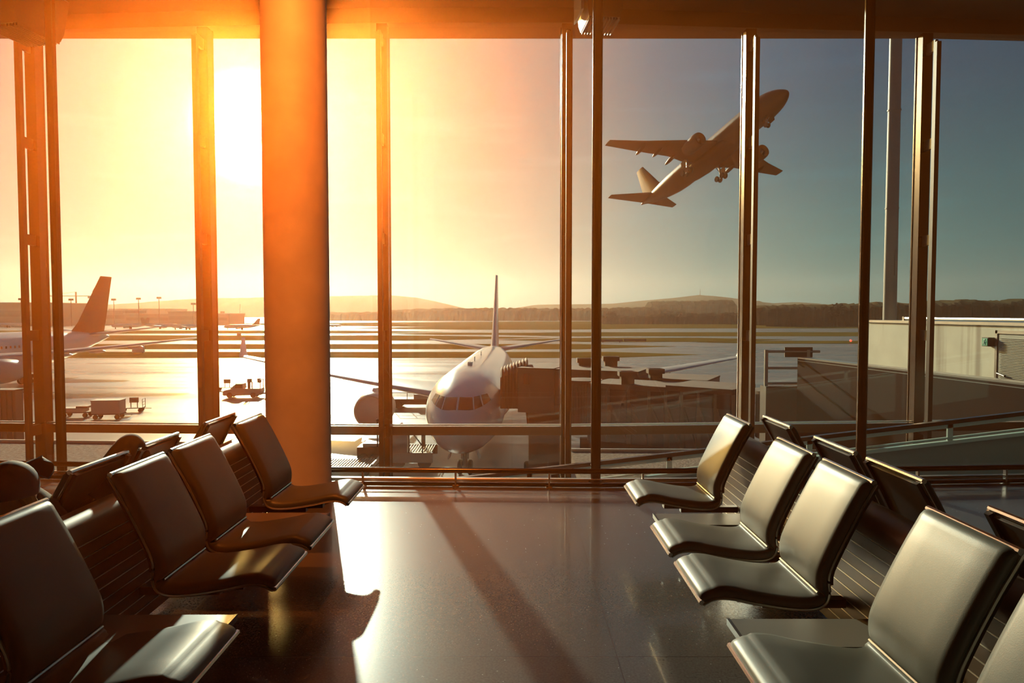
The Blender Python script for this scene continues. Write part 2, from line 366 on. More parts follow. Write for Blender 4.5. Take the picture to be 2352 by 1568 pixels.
# guard rail ---------------------------------------------------------
r = thing('guard_rail', 'low bronze double tube guard rail along the foot of the glass wall', 'guard rail', (0, 0, 0))
xs = [-9.5, -7.2, -4.64, -3.2, -1.85, -.5, .82, 2.1, 3.46, 6, 9.5]
RO = .26
MB().tube([(x, DI(x)-RO, .155) for x in xs], .026, 12).build('top_tube', M['bronze'], r)
MB().tube([(x, DI(x)-RO, .075) for x in xs], .007, 6).build('thin_rod', M['alu'], r)
MB().tube([(x, DI(x)-RO, .024) for x in xs], .02, 10).build('base_tube', M['bronze'], r)
for k in range(-9, 11):
    x = -.535 + .885*k; y = DI(x) - RO
    MB().box((x-.008, y-.02, 0), (x+.008, y+.02, .15)).box((x-.03, y-.03, 0), (x+.03, y+.03, .008)).build('rail_post', M['alu'], r)

# pillar --------------------------------------------------------------
p = thing('pillar', 'thick round pillar beside the glowing sun, behind the left-hand seats', 'pillar', (-1.86, 5.92, 0), 0, None, 'structure')
MB().lathe([(.272, 0), (.272, 5.95)], n=64).build('shaft', M['pillar'], p)
MB().lathe([(.278, 0), (.278, .1), (.272, .105)], n=64).build('base_collar', M['bronze'], p)

# ceiling floodlights ---------------------------------------------------
def lamp(label, loc, rz, sc):
    t = thing('ceiling_floodlight', label, 'light', loc, rz, 'ceiling floodlights'); t.scale = (sc,)*3
    MB().loft([[V((x*w, y*w, z)) for x, y in ((-.15,-.2),(.15,-.2),(.15,.2),(-.15,.2))] for z, w in ((0,.9),(.06,1),(.3,1.15),(.34,.8))]).build('housing', M['lamp'], t)
    g = MB()
    for k in range(11): g.box((-.13+.026*k, -.17, -.018), (-.122+.026*k, .17, .004))
    g.build('louvre', M['lamp'], t)
    MB().loft([[V((-.17, y, z)) for y, z in ((-.14,.08),(.14,.08),(.14,.28),(-.14,.28))], [V((-.2, y, z)) for y, z in ((-.16,.06),(.16,.06),(.16,.3),(-.16,.3))]]).build('reflector', M['lens'], t)
    MB().box((-.03, -.03, .33), (.03, .03, (5.95-loc[2])/sc)).build('stem', M['lamp'], t)
q = at(1378, 58, 7.6); lamp('dark louvred floodlight hanging from the ceiling above the slender post', (q.x, q.y, q.z), .1, 1.25)
# added orange spot without a fixture, out of view, to colour the pillar
sl_ = bpy.data.lights.new('added_pillar_spot', 'SPOT'); sl_.energy = 1900; sl_.color = (1, .20, .025); sl_.spot_size = radians(76); sl_.spot_blend = 1; sl_.shadow_soft_size = 0
so_ = bpy.data.objects.new('added_pillar_spot', sl_); COL.objects.link(so_); so_.location = (-1.5, 3.4, 5.72)
so_.rotation_euler = (V((-1.5, 3.4, 5.72)) - V((-1.86, 5.65, 2.3))).to_track_quat('Z', 'Y').to_euler()
q = at(52, 78, 7.6); lamp('floodlight housing hanging at the top left corner of the hall', (q.x, q.y, q.z), -.2, 1.55)

# ------------------------------------------------------------------ corridor ramp between the two glass walls
RD = 7.75
r0, r1 = at(1000, 1102, RD), at(2352, 944, RD)
def rl(x): return r0.z + (r1.z - r0.z) * (x - r0.x) / (r1.x - r0.x)
rp = thing('ramp', 'corridor ramp with balustrade rising to the right between the glass walls', 'ramp', (0, 0, 0))
xa, xb = -3.5, 9.6
sl = lambda dz0, dz1, y0, y1, name, mat: MB().loft([[V((x, y0, rl(x)+dz0)), V((x, y1, rl(x)+dz0)), V((x, y1, rl(x)+dz1)), V((x, y0, rl(x)+dz1))] for x in (xa, xb)]).build(name, mat, rp)
sl(-.045, .0, RD-.03, RD+.03, 'handrail', M['bronze'])
sl(-.092, -.045, RD-.012, RD+.012, 'top_band', M['teal'])
sl(-.215, -.195, RD-.015, RD+.015, 'middle_rail', M['teal'])
sl(-.275, -.235, RD-.03, RD+.03, 'stringer', M['teal'])
sl(-.95, -.275, RD-.01, RD+.01, 'side_panel', M['tealpanel'])
sl(-1.1, -.95, RD-.05, RD+1.55, 'deck', M['bridge_dark'])
for x in (-3, -1.4, .2, 1.8, 3.4, 5.0, 6.6, 8.2):
    MB().box((x-.03, RD-.012, rl(x)-.27), (x+.03, RD+.012, rl(x)-.04)).build('baluster', M['teal'], rp)

# ------------------------------------------------------------------ seats
PROF = catmull([(.087,.89),(.123,.825),(.159,.761),(.227,.625),(.28,.504),(.288,.445),(.284,.397),(.303,.351),(.356,.330),(.462,.333),(.614,.357),(.70,.376),(.758,.381),(.804,.373),(.843,.351)], 4)
SW = .235
def seat_normals():
    out = []
    for i in range(len(PROF)):
        a, b = PROF[max(i-1,0)], PROF[min(i+1, len(PROF)-1)]; tu, tz = b[0]-a[0], b[1]-a[1]; l = sqrt(tu*tu+tz*tz); out.append((-tz/l, tu/l))
    return out
NRM = seat_normals()
def pad(i0, i1, name, parent):
    rings = []
    n = i1 - i0
    for i in range(i0, i1 + 1):
        (u, z), (nu, nz) = PROF[i], NRM[i]
        e = min(i - i0, i1 - i); t = .042 * (.45 if e == 0 else .85 if e == 1 else 1)
        if i > len(PROF) - 8: t *= .85
        w = SW
        sec = [(-w, .002), (-w-.002, t*.45), (-w+.012, t*.85), (-w+.04, t), (-w*.45, t*1.03), (0, t*1.04), (w*.45, t*1.03), (w-.04, t), (w-.012, t*.85), (w+.002, t*.45), (w, .002), (0, .002)]
        rings.append([V((u + nu*h, v, z + nz*h)) for v, h in sec])
    return MB().loft(rings).build(name, M['leather'], parent, 60)
CR = 25
def make_seat(label):
    t = thing('waiting_chair', label, 'chair', (0,0,0), 0, 'grey leather bench seats')
    pad(0, CR, 'backrest', t); pad(CR, len(PROF)-1, 'seat_pad', t)
    for s in (-1, 1):
        MB().tube([(u - nu*.004, s*(SW+.004), z - nz*.004) for (u, z), (nu, nz) in zip(PROF, NRM)], .0065, 6).build('side_frame', M['alu'], t)
    k = CR; (u, z), (nu, nz) = PROF[k], NRM[k]
    MB().tube([(u+nu*.036, -SW+.02, z+nz*.036), (u+nu*.036, SW-.02, z+nz*.036)], .006, 6).build('piping', M['alu'], t)
    for nm, i, m in (('top_rail', 0, 'chrome'), ('front_edge', len(PROF)-1, 'chrome')):
        (u, z), (nu, nz) = PROF[i], NRM[i]
        MB().tube([(u+nu*.008, -SW-.006, z+nz*.008), (u+nu*.008, SW+.006, z+nz*.008)], .0125, 8).build(nm, M[m], t)
    rings = [[V((u + nu*h, v, z + nz*h)) for v, h in ((-SW+.018,-.016), (SW-.018,-.016), (SW-.018,.0), (-SW+.018,.0))] for (u, z), (nu, nz) in zip(PROF[1:], NRM[1:])]
    MB().loft(rings).build('back_shell', M['shell'], t)
    for s in (-1, 1):
        MB().loft([[V((u + nu*h, s*v, z + nz*h)) for v, h in ((SW-.03,-.026), (SW-.002,-.026), (SW-.002,-.006), (SW-.03,-.006))] for (u, z), (nu, nz) in zip(PROF[:22], NRM[:22])]).build('rear_stile', M['blackmetal'], t)
    MB().box((.40, -.03, .27), (.62, .03, .345)).box((.1, -.025, .24), (.5, .025, .28)).build('mounting_arm', M['blackmetal'], t)
    return t
LX, RX = -1.955, 1.69
seats = [
 (LX, 4.79, 0, 'grey leather seat of the left-hand bench nearest the window wall, in front of the pillar'),
 (LX, 3.93, 0, 'second grey leather seat from the window in the left-hand bench, facing the aisle'),
 (LX, 3.37, 0, 'third grey leather seat from the window in the left-hand bench, lit patch on its pad'),
 (LX, 2.46, 0, 'nearest grey leather seat of the left-hand bench, cut by the bottom left corner'),
 (LX-.03, 4.84, pi, 'seat of the left-hand bench facing away, its dark back beside the pillar'),
 (LX-.03, 3.98, pi, 'seat of the left-hand bench facing away, its back right of the raised knee'),
 (LX-.03, 3.42, pi, 'seat of the left-hand bench facing away, its back right of the cap'),
 (RX, 4.78, pi, 'grey leather seat of the right-hand bench nearest the window wall, shadow across its back'),
 (RX, 3.82, pi, 'second grey leather seat from the window in the right-hand bench, facing the aisle'),
 (RX, 3.22, pi, 'third grey leather seat from the window in the right-hand bench, facing the aisle'),
 (RX, 2.35, pi, 'large near grey leather seat of the right-hand bench, fourth from the window'),
 (RX, 1.77, pi, 'seat just showing in the bottom right corner of the right-hand bench'),
 (RX+.05, 4.70, 0, 'seat of the right-hand bench facing away, its dark back nearest the window wall'),
 (RX+.05, 3.86, 0, 'seat of the right-hand bench facing away, second dark back from the window'),
 (RX+.05, 3.25, 0, 'seat of the right-hand bench facing away, third dark back from the window'),
 (RX+.05, 2.35, 0, 'seat of the right-hand bench facing away, dark back cut by the right edge'),
]
s0 = make_seat(seats[0][3])
for i, (x, y, rz, lab) in enumerate(seats):
    s = s0 if i == 0 else dup(s0)
    s.location = (x, y, 0); s.rotation_euler = (0, 0, rz); s['label'] = lab

# casings with beam and feet -----------------------------------------------
def casing(x, y0, y1, label):
    t = thing('bench_casing', label, 'bench base', (x, y0, 0), 0, 'metal casings between the seat rows')
    hw, zt, rr = .095, .75, .085
    prof = [(hw, .1)]
    z = .1
    while z < zt - rr - .05:                          # horizontal grooves down the side
        prof += [(hw, z+.052), (hw-.006, z+.054), (hw-.006, z+.058), (hw, z+.06)]; z += .06
    prof += [(hw - rr + rr*cos(a), zt - rr + rr*sin(a)) for a in [i*pi/16 for i in range(0, 9)]]
    sec = prof + [(-u, q) for u, q in reversed(prof)]
    MB().loft([[V((u, y, q)) for u, q in sec] for y in (0, y1-y0)]).build('cover', M['casing'], t, 25)
    g = MB()
    z = .1
    while z < zt - rr - .05:
        for s in (-1, 1): g.box((s*(hw-.002)-.0025, .004, z+.0535), (s*(hw-.002)+.0025, y1-y0-.004, z+.0585))
        z += .06
    g.build('groove_strip', M['groove'], t, 0)
    MB().box((-.035, .02, .22), (.035, y1-y0-.02, .28)).build('beam', M['blackmetal'], t)
    for k in (.5, (y1-y0)/2, y1-y0-.5):
        MB().box((-.3, k-.04, 0), (.3, k+.04, .03)).box((-.05, k-.03, .03), (.05, k+.03, .24)).build('foot', M['blackmetal'], t)
casing(LX, 1.2, 5.12, 'ribbed metal casing between the back to back seats of the left-hand bench')
casing(RX, 1.2, 5.12, 'ribbed brown metal casing between the back to back seats of the right-hand bench')

def table(x, y, rz, hw, label):
    t = thing('side_table', label, 'table', (x, y, 0), rz, 'flat tables set into the benches')
    MB().box((.14, -hw, .352), (.785, hw, .372)).build('table_top', M['table'], t, 0)
    MB().box((.785, -hw, .347), (.797, hw, .375)).build('edge_strip', M['blackmetal'], t, 0)
    MB().box((.1, -.03, .25), (.5, .03, .352)).build('bracket', M['blackmetal'], t, 0)
table(LX, 4.21, 0, .09, 'flat side table between the two far seats of the left-hand bench')
table(LX, 2.71, 0, .12, 'flat side table with a bright lit patch in the near part of the left-hand bench')
table(RX, 4.17, pi, .115, 'flat side table lit by the sun between the two far seats of the right-hand bench')
table(RX, 2.67, pi, .12, 'flat dark side table beside the large near seat of the right-hand bench')

# ------------------------------------------------------------------ reclining traveller behind the left-hand bench
def skin_body(name, nodes, edges, mat, parent, sub=2):
    me = bpy.data.meshes.new(name); me.from_pydata([n[0] for n in nodes], edges, []); me.materials.append(mat)
    o = bpy.data.objects.new(name, me); COL.objects.link(o); o.parent = parent
    sk = o.modifiers.new('Skin', 'SKIN'); sk.use_smooth_shade = True
    for i, n in enumerate(nodes):
        d = me.skin_vertices[0].data[i]; d.radius = n[1] if isinstance(n[1], tuple) else (n[1], n[1]); d.use_root = (i == 0)
    ss = o.modifiers.new('Sub', 'SUBSURF'); ss.levels = sub; ss.render_levels = sub
    return o
pe = thing('person', 'person in a navy cap and dark clothes reclining behind the left-hand bench, one knee raised', 'person', (-2.32, 3.3, .42))
body = [((0,0,.1),(.15,.12)), ((.02,-.14,.22),(.15,.12)), ((.06,-.3,.36),(.16,.12)), ((.12,-.42,.44),(.10,.09)), ((.20,-.49,.46),(.055,.055)), ((.26,-.53,.48),(.07,.075)),
        ((.10,.08,.1),(.10,.095)), ((.19,.40,.46),(.075,.07)), ((.20,.47,.52),(.062,.062)), ((.20,.56,.42),(.058,.058)), ((.19,.68,.16),(.05,.05)), ((.19,.70,.05),(.042,.042)), ((.19,.82,.03),(.036,.034)),
        ((-.12,.08,.08),(.10,.095)), ((-.14,.36,.16),(.075,.075)), ((-.16,.50,.13),(.062,.062)), ((-.20,.62,-.02),(.055,.055)), ((-.22,.70,-.30),(.045,.045)), ((-.22,.82,-.36),(.036,.034)),
        ((.20,-.3,.34),(.055,.055)), ((.22,-.12,.2),(.045,.045)), ((.16,.1,.24),(.036,.036)), ((.13,.17,.26),(.026,.034)),
        ((-.12,-.32,.36),(.055,.055)), ((-.2,-.14,.2),(.045,.045)), ((-.08,.08,.24),(.036,.036)), ((-.03,.14,.27),(.026,.034))]
ed = [(0,1),(1,2),(2,3),(3,4),(4,5),(0,6),(6,7),(7,8),(8,9),(9,10),(10,11),(11,12),(0,13),(13,14),(14,15),(15,16),(16,17),(17,18),(2,19),(19,20),(20,21),(21,22),(2,23),(23,24),(24,25),(25,26)]
skin_body('body', body, ed, M['trousers'], pe)
for hx, hy, hz, sgn in ((.13,.17,.26,-1), (-.03,.14,.27,1)):
    nodes = [((hx,hy,hz),(.022,.03))]; e = []
    for k in range(4):
        o_ = (k-1.5)*.018; b_ = len(nodes)
        nodes += [((hx+o_, hy+.045, hz+.008), .009), ((hx+o_, hy+.075-.004*abs(k-1), hz-.002), .008), ((hx+o_, hy+.09-.006*abs(k-1), hz-.022), .007)]
        e += [(0,b_),(b_,b_+1),(b_+1,b_+2)]
    b_ = len(nodes); nodes += [((hx+sgn*.035, hy+.02, hz), .009), ((hx+sgn*.045, hy+.045, hz-.008), .008)]; e += [(0,b_),(b_,b_+1)]
    skin_body('hand', nodes, e, M['skin'], pe)
hc = V((.305, -.575, .50))
hd = MB().ball(hc, (.078,.095,.105), 20, 14)
hd.ball(hc + V((.01,.092,-.015)), (.014,.022,.02), 8, 6); hd.ball(hc + V((.075,0,-.01)), (.012,.022,.032), 8, 6); hd.ball(hc + V((-.075,0,-.01)), (.012,.022,.032), 8, 6)
hd.build('head', M['skin'], pe)
hr = MB()
for k in range(26):
    a = -.6 + 2.4*k/25; b = V((hc.x + .084*cos(a), hc.y - .02 + .05*sin(a), hc.z - .01))
    hr.tube([b, b + V((.02, .015, -.05)), b + V((.03 + .012*sin(k*2.1), .02 + .01*cos(k), -.12)), b + V((.024, .03, -.17))], .008, 5, [.009,.009,.007,.003])
hr.build('hair', M['hair'], pe)
cp = MB(); rings = []
for i in range(9):
    a = i * (pi*.58) / 8; rings.append([hc + V((.097*sin(a)*cos(2*pi*k/24), -.012 + .112*sin(a)*sin(2*pi*k/24), .018 + .112*cos(a))) for k in range(24)])
cp.loft(rings); cp.build('cap', M['cap'], pe, 60)
br = []
for i in range(7):
    f = i/6; w = .088*sqrt(max(0, 1-f**2.4))+.004
    br.append([hc + V((v*w, .08 + .1*f, .06 + .055*f - .02*v*v)) for v in (-1,-.6,-.2,.2,.6,1)] + [hc + V((v*w, .083 + .1*f, .053 + .055*f - .02*v*v)) for v in (1,.6,.2,-.2,-.6,-1)])
MB().loft(br).build('cap_visor', M['cap'], pe, 60)
rings = [[V((c[0] + w*cos(2*pi*k/18), c[1] + d_*sin(2*pi*k/18)*.8, c[2] + d_*sin(2*pi*k/18)*.55)) for k in range(18)] for c, w, d_ in
         [((0,.06,.06),.18,.16), ((.02,-.1,.2),.185,.155), ((.05,-.25,.32),.2,.15), ((.09,-.36,.41),.17,.12), ((.13,-.43,.45),.09,.085)]]
MB().loft(rings).build('jacket', M['jacket'], pe, 70)

# ------------------------------------------------------------------ aircraft
def airliner(name, label, P):
    T = thing(name, label, 'airplane', P['loc'], P.get('rz', 0)); T.scale = (P.get('scale', 1),)*3
    paint, wingm, finm = M[P['paint']], M[P['wing']], M[P['fin']]
    L = P.get('L', 58.5); tz = P.get('tz', 6.0); k = L / 58.5
    st = [(0,4.0,.06),(.25,4.0,.55),(.6,4.02,.86),(1.1,4.05,1.2),(2,4.16,1.66),(3,4.28,2.05),(4.5,4.42,2.45),(6.3,4.54,2.72),(8.2,4.6,2.82),(20,4.6,2.82),(38*k,4.6,2.82),(42*k,4.74,2.66),(46*k,5.02,2.28),(50*k,5.36,1.75),(54*k,5.7,1.1),(57*k,tz-.05,.55),(L,tz,.2)]
    def fus(y):
        for a, b in zip(st, st[1:]):
            if y <= b[0]:
                f = (y-a[0])/(b[0]-a[0]); return a[1]+(b[1]-a[1])*f, a[2]+(b[2]-a[2])*f
        return st[-1][1:]
    ys = [s[0] for s in st[:8]] + [8.2, 14, 20, 26, 32] + [s[0] for s in st[10:]]
    n = 40
    MB().loft([[V((fus(y)[1]*sin(2*pi*j/n), y, fus(y)[0] + fus(y)[1]*cos(2*pi*j/n))) for j in range(n)] for y in ys]).build('fuselage', paint, T, 40)
    def on_skin(x, z, off=.025):
        y = 0.0
        for i in range(600):
            y = i*.02; c, r = fus(y)
            if x*x + (z-c)**2 <= r*r: break
        c, r = fus(y); nn = V((x, -.55*r, z-c)).normalized()
        return V((x, y, z)) + nn*off
    panes = [((.06,5.36),(.98,5.30),(.86,5.98),(.06,6.03)), ((1.06,5.32),(1.5,5.42),(1.28,6.02),(.94,6.0)), ((1.58,5.46),(1.98,5.62),(1.72,6.05),(1.37,6.04))]
    for q in panes:
        for s in (-1, 1):
            g = MB(); pts = []
            for i in range(5):
                for j in range(5):
                    a, b = i/4, j/4
                    x = (q[0][0]*(1-a)+q[1][0]*a)*(1-b) + (q[3][0]*(1-a)+q[2][0]*a)*b; z = (q[0][1]*(1-a)+q[1][1]*a)*(1-b) + (q[3][1]*(1-a)+q[2][1]*a)*b
                    pts.append((x, z))
            top = [on_skin(x, z) for x, z in pts]; bot = [on_skin(x, z, -.05) for x, z in pts]
            for l in (top, bot):
                for v in l: v.x *= s
            f = [(i*5+j, i*5+j+1, i*5+j+6, i*5+j+5) for i in range(4) for j in range(4)]
            rim = [0,1,2,3,4,9,14,19,24,23,22,21,20,15,10,5]
            g.add(top + bot, f + [tuple(25+i for i in reversed(q_)) for q_ in f] + [(rim[i], rim[(i+1) % 16], 25+rim[(i+1) % 16], 25+rim[i]) for i in range(16)])
            g.build('cockpit_window', M['cockpit'], T, 60)
    # wing sections: (x, leading edge y, chord, z, thickness)
    AF = [(0,0),(.02,.25),(.08,.5),(.2,.78),(.4,.95),(.6,.8),(.8,.45),(1,.04),(.8,-.3),(.6,-.5),(.4,-.62),(.2,-.55),(.08,-.38),(.02,-.2)]
    def foil(x, le, c, z, t): return [V((x, le + c*u, z + c*t*h*.62)) for u, h in AF]
    hs, wy, wz = P['tip']; ss, sy, sz = P['stab']
    wsec = [(2.0, 19.0, 11.2, 3.75, .13), (9.2, 19.0+(wy-1.4-19.0)*.27, 7.3, 3.75+(wz-3.75)*.24, .115), (hs*.7, 19.0+(wy-1.4-19)*.68, 4.6, 3.75+(wz-3.75)*.62, .105), (hs, wy-1.4, 2.5, wz, .09)]
    for s in (-1, 1):
        MB().loft([[V((s*p.x, p.y, p.z)) for p in foil(*q)] for q in wsec]).build('wing', wingm, T, 50)
        if P.get('winglet'):
            MB().loft([[V((s*p.x, p.y, p.z)) for p in foil(hs-.02, wy-1.4, 2.5, wz, .07)], [V((s*(hs + .35 + p.z*0), p.y, p.z)) for p in foil(0, wy-.3, 1.9, wz+.5, .07)], [V((s*(hs+.9), p.y, p.z)) for p in foil(0, wy+1.5, 1.0, wz+2.1, .06)]]).build('winglet', paint, T, 50)
        MB().loft([[V((s*p.x, p.y, p.z)) for p in foil(*q)] for q in [(.3, sy-7.4, 6.6, 6.2+(sz-7.4)*.6, .11), (ss, sy-.9, 2.1, sz, .09)]]).build('tailplane', wingm, T, 50)
        # engine
        ex, ey, ez = P.get('eng', (9.4, 18.3, 2.75))
        e = MB().lathe([(.9,1.1),(1.22,.5),(1.32,.12),(1.42,0),(1.55,.25),(1.66,1.2),(1.64,2.6),(1.45,4.2),(1.15,5.4),(1.05,5.35),(.9,4.2)], (s*ex, ey, ez), 'y', 32).build('engine', M['nacelle'] if not P.get('eng_mat') else M[P['eng_mat']], T, 50)
        if P.get('cover'):
            MB().lathe([(.02,-.12),(.6,-.05),(1.1,.1),(1.36,.3),(1.3,.5)], (s*ex, ey, ez), 'y', 32).build('inlet_cover', M['nacelle'], e, 60)
        fb = MB()
        for b in range(18):
            a = 2*pi*b/18; d1, d2 = V((cos(a), 0, sin(a))), V((-sin(a), 0, cos(a)))
            c_ = V((s*ex, ey+.75, ez)); fb.add([c_+d1*.3-d2*.08, c_+d1*.3+d2*.08+V((0,.12,0)), c_+d1*1.2+d2*.2+V((0,.2,0)), c_+d1*1.2-d2*.2-V((0,.05,0))], [(0,1,2,3)])
        fb.lathe([(1.2,1.0),(1.2,1.06)], (s*ex, ey, ez), 'y', 24)
        fb.build('fan', M['fan'], e, 0)
        MB().lathe([(.02,.25),(.18,.42),(.32,.75),(.32,.95)], (s*ex, ey, ez), 'y', 16).build('spinner', M['steel'], e)
        MB().loft([[V((s*ex-.16, ey+.9, ez+1.35)), V((s*ex+.16, ey+.9, ez+1.35)), V((s*ex+.16, ey+1.8, ez+1.9)), V((s*ex-.16, ey+1.8, ez+1.9))],
                   [V((s*ex-.14, ey+5.6, ez+.8)), V((s*ex+.14, ey+5.6, ez+.8)), V((s*ex+.14, ey+7.2, ez+1.55)), V((s*ex-.14, ey+7.2, ez+1.55))]]).build('pylon', paint, T, 30)
        ff = P.get('fairing', 1)
        for fx in (.34, .52, .68):
            x = hs*fx; f = (x-2)/(hs-2); le = 19.0+(wy-1.4-19)*f; te = le + (11.2-8.7*f if f < .3 else 7.6-5.1*f) ; z = 3.75+(wz-3.75)*f
            MB().loft([[V((s*x + .24*ff*w_*cos(a), y, zz + .34*ff*w_*sin(a))) for a in [j*pi/5 for j in range(10)]] for y, w_, zz in ((te-3.3,.1,z-.2),(te-2.3,.9,z-.35),(te-.8,1,z-.42),(te+.5,.7,z-.5),(te+1.4,.08,z-.55))]).build('flap_fairing', wingm, T, 50)
        # main gear
        gx, gy = P.get('gear', (5.3, 31.0)); g0 = .7
        g = MB().tube([(s*(gx-.3), gy-.1, 3.9), (s*gx, gy, g0)], .2, 10).tube([(s*gx, gy-1.0, g0), (s*gx, gy+1.0, g0)], .13, 8).tube([(s*(gx-1.6), gy, 3.5), (s*gx, gy, 1.9)], .09, 6).build('main_gear', M['steel'], T)
        for dy in (-.98, .98):
            for dx in (-.5, .5):
                MB().lathe([(.25,-.2),(.6,-.22),(.7,-.12),(.7,.12),(.6,.22),(.25,.2)], (s*gx+dx, gy+dy, g0), 'x', 22).build('wheel', M['tyre'], g)
        MB().box((s*gx + s*.75 - .03, gy-.9, 1.7), (s*gx + s*.75 + .03, gy+.9, 3.4)).build('gear_door', paint, g, 0)
    fy, fz = P['fintop']
    MB().loft([[V((p.z - z, p.y, z)) for p in [V((0, le+c*u, z + c*t*h*.62*(1 if h > 0 else 1.5))) for u, h in AF]] for le, c, z, t in
        [(fy-11.0, 9.6, 6.6, .1), (fy-8.6, 7.8, 8.6, .1), (fy-2.0, 3.4, fz, .09)]]).build('fin', finm, T, 50)
    # belly fairing
    MB().loft([[V((w*sin(2*pi*j/28), y, zc + h*cos(2*pi*j/28))) for j in range(28)] for y, w, h, zc in ((15.5,1.4,.9,2.9),(18,2.5,1.5,3.05),(22,2.95,1.7,3.1),(29,2.95,1.7,3.1),(33,2.5,1.4,3.1),(37,1.2,.8,2.9))]).build('belly_fairing', paint, T, 60)
    ng = MB().tube([(0, 6.5, 2.6), (0, 6.8, .5)], .16, 10).tube([(0, 5.2, 2.4), (0, 6.7, 1.3)], .08, 6).tube([(-.35, 6.8, .52), (.35, 6.8, .52)], .09, 8).box((-.28, 6.6, 1.15), (.28, 6.9, 1.6)).build('nose_gear', M['steel'], T)
    for dx in (-.36, .36):
        MB().lathe([(.2,-.15),(.45,-.16),(.52,-.09),(.52,.09),(.45,.16),(.2,.15)], (dx, 6.8, .52), 'x', 20).build('wheel', M['tyre'], ng)
    for s in (-1, 1):
        MB().loft([[V((s*.75, 5.4, 2.25)), V((s*.8, 5.4, 2.25)), V((s*.8, 7.2, 2.1)), V((s*.75, 7.2, 2.1))], [V((s*1.05, 5.6, 1.3)), V((s*1.1, 5.6, 1.3)), V((s*1.1, 7.0, 1.2)), V((s*1.05, 7.0, 1.2))]]).build('gear_door', paint, ng, 0)
    for (x, y, w, l, h) in ((0, 11.5, .35, .9, .28), (0, 16, .06, .5, .4), (0, 24, .06, .5, .4)):
        MB().box((x-w/2, y-l/2, 7.38), (x+w/2, y+l/2, 7.4+h)).build('antenna', paint, T, 0)
    if P.get('windows'):
        for i in range(26):
            y = 13 + i*.53*1.6
            MB().box((2.76, y-.13, 5.15), (2.80, y+.13, 5.52)).build('cabin_window', M['cockpit'], T, 0)
    return T
Z = GZ
airliner('airliner', 'white airliner parked nose-on at the gate outside the window', dict(loc=(-3.48, 41.3, Z), rz=-.022, paint='white_paint', wing='grey_paint', fin='white_paint', tip=(29, 38.5, 6.4), stab=(9.7, 58, 7.7), fintop=(58.5, 16.9), winglet=True, cover=True))
airliner('airliner', 'parked airliner with a dark tail fin at the left edge behind the ladder mullion', dict(loc=(-85.0, 76, Z), rz=-.02, scale=1.12, paint='white_paint', wing='grey_paint', fin='dark_fin', tip=(28, 38.5, 6.6), stab=(9.7, 58, 7.7), fintop=(58.5, 17.0), windows=True))
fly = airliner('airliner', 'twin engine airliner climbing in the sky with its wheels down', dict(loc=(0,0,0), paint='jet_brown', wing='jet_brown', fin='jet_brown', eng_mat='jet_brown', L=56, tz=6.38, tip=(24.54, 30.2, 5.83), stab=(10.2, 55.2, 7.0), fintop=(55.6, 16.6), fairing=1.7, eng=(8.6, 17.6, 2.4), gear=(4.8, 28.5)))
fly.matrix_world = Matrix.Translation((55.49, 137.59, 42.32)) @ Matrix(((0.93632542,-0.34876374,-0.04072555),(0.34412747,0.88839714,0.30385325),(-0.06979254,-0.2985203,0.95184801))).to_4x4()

# small airliners far across the field
def small_plane(label, px, py, head, sc, fin='dark_fin'):
    d = (1.64 - GZ) / ((py - 720) / 1568); q = at(px, py, d)
    t = thing('airliner', label, 'airplane', (q.x, d, GZ), head, 'small airliners parked across the field'); t.scale = (sc*.72,)*3
    n = 14
    MB().loft([[V((r*sin(2*pi*j/n), y, zc + r*cos(2*pi*j/n))) for j in range(n)] for y, zc, r in ((-18,3.1,.1),(-17,3.1,1.1),(-15,3.3,1.7),(-12,3.5,1.95),(6,3.5,1.95),(12,4,1.3),(18,4.6,.25))]).build('fuselage', M['white_paint'], t)
    for s in (-1, 1):
        MB().add([(s*1.2,-5,2.6),(s*1.2,2,2.6),(s*16,5,4),(s*16,3.4,4),(s*1.2,-4,3.2),(s*1.2,1.5,3.0),(s*16,4.8,4.15),(s*16,3.6,4.15)], [(0,1,2,3),(4,5,6,7),(0,1,5,4),(1,2,6,5),(2,3,7,6),(3,0,4,7)]).build('wing', M['grey_paint'], t, 0)
        MB().lathe([(.7,0),(.95,.3),(1,1.8),(.6,3.4)], (s*5.6,-5.4,1.7), 'y', 14).build('engine', M['nacelle'], t)
        MB().add([(s*.3,13,4.6),(s*.3,17,4.6),(s*5.5,18,5),(s*5.5,16.4,5),(s*.3,13.3,4.9),(s*.3,16.7,4.9),(s*5.5,17.8,5.1),(s*5.5,16.6,5.1)], [(0,1,2,3),(4,5,6,7),(0,1,5,4),(1,2,6,5),(2,3,7,6),(3,0,4,7)]).build('tailplane', M['grey_paint'], t, 0)
        MB().box((s*2.6-.35,-.6,0), (s*2.6+.35,.6,2.4)).build('main_gear', M['tyre'], t, 0)
    MB().box((-.3,-14.4,0), (.3,-13.6,2.2)).build('nose_gear', M['tyre'], t, 0)
    MB().add([(-.15,10,5.1),(.15,10,5.1),(.15,17,5.4),(-.15,17,5.4),(-.06,15.6,11.6),(.06,15.6,11.6),(.06,18.2,11.6),(-.06,18.2,11.6)], [(0,1,2,3),(4,5,6,7),(0,1,5,4),(1,2,6,5),(2,3,7,6),(3,0,4,7)]).build('fin', M[fin], t, 0)
for a in [('tiny parked airliner at the far left of the field under the terminal', 20, 752, 1.75, 1), ('tiny parked airliner right of the left airliner fin', 300, 755, -1.3, 1), ('tiny parked airliner below the pale hangar', 368, 755, 1.9, 1),
          ('tiny parked airliner left of the ladder mullion near the sun', 432, 757, -1.75, 1), ('tiny parked airliner with raised tail left of the pillar', 556, 757, -1.35, .95), ('tiny aircraft taxiing just right of the pillar', 764, 752, 1.2, .7)]:
    small_plane(*a)

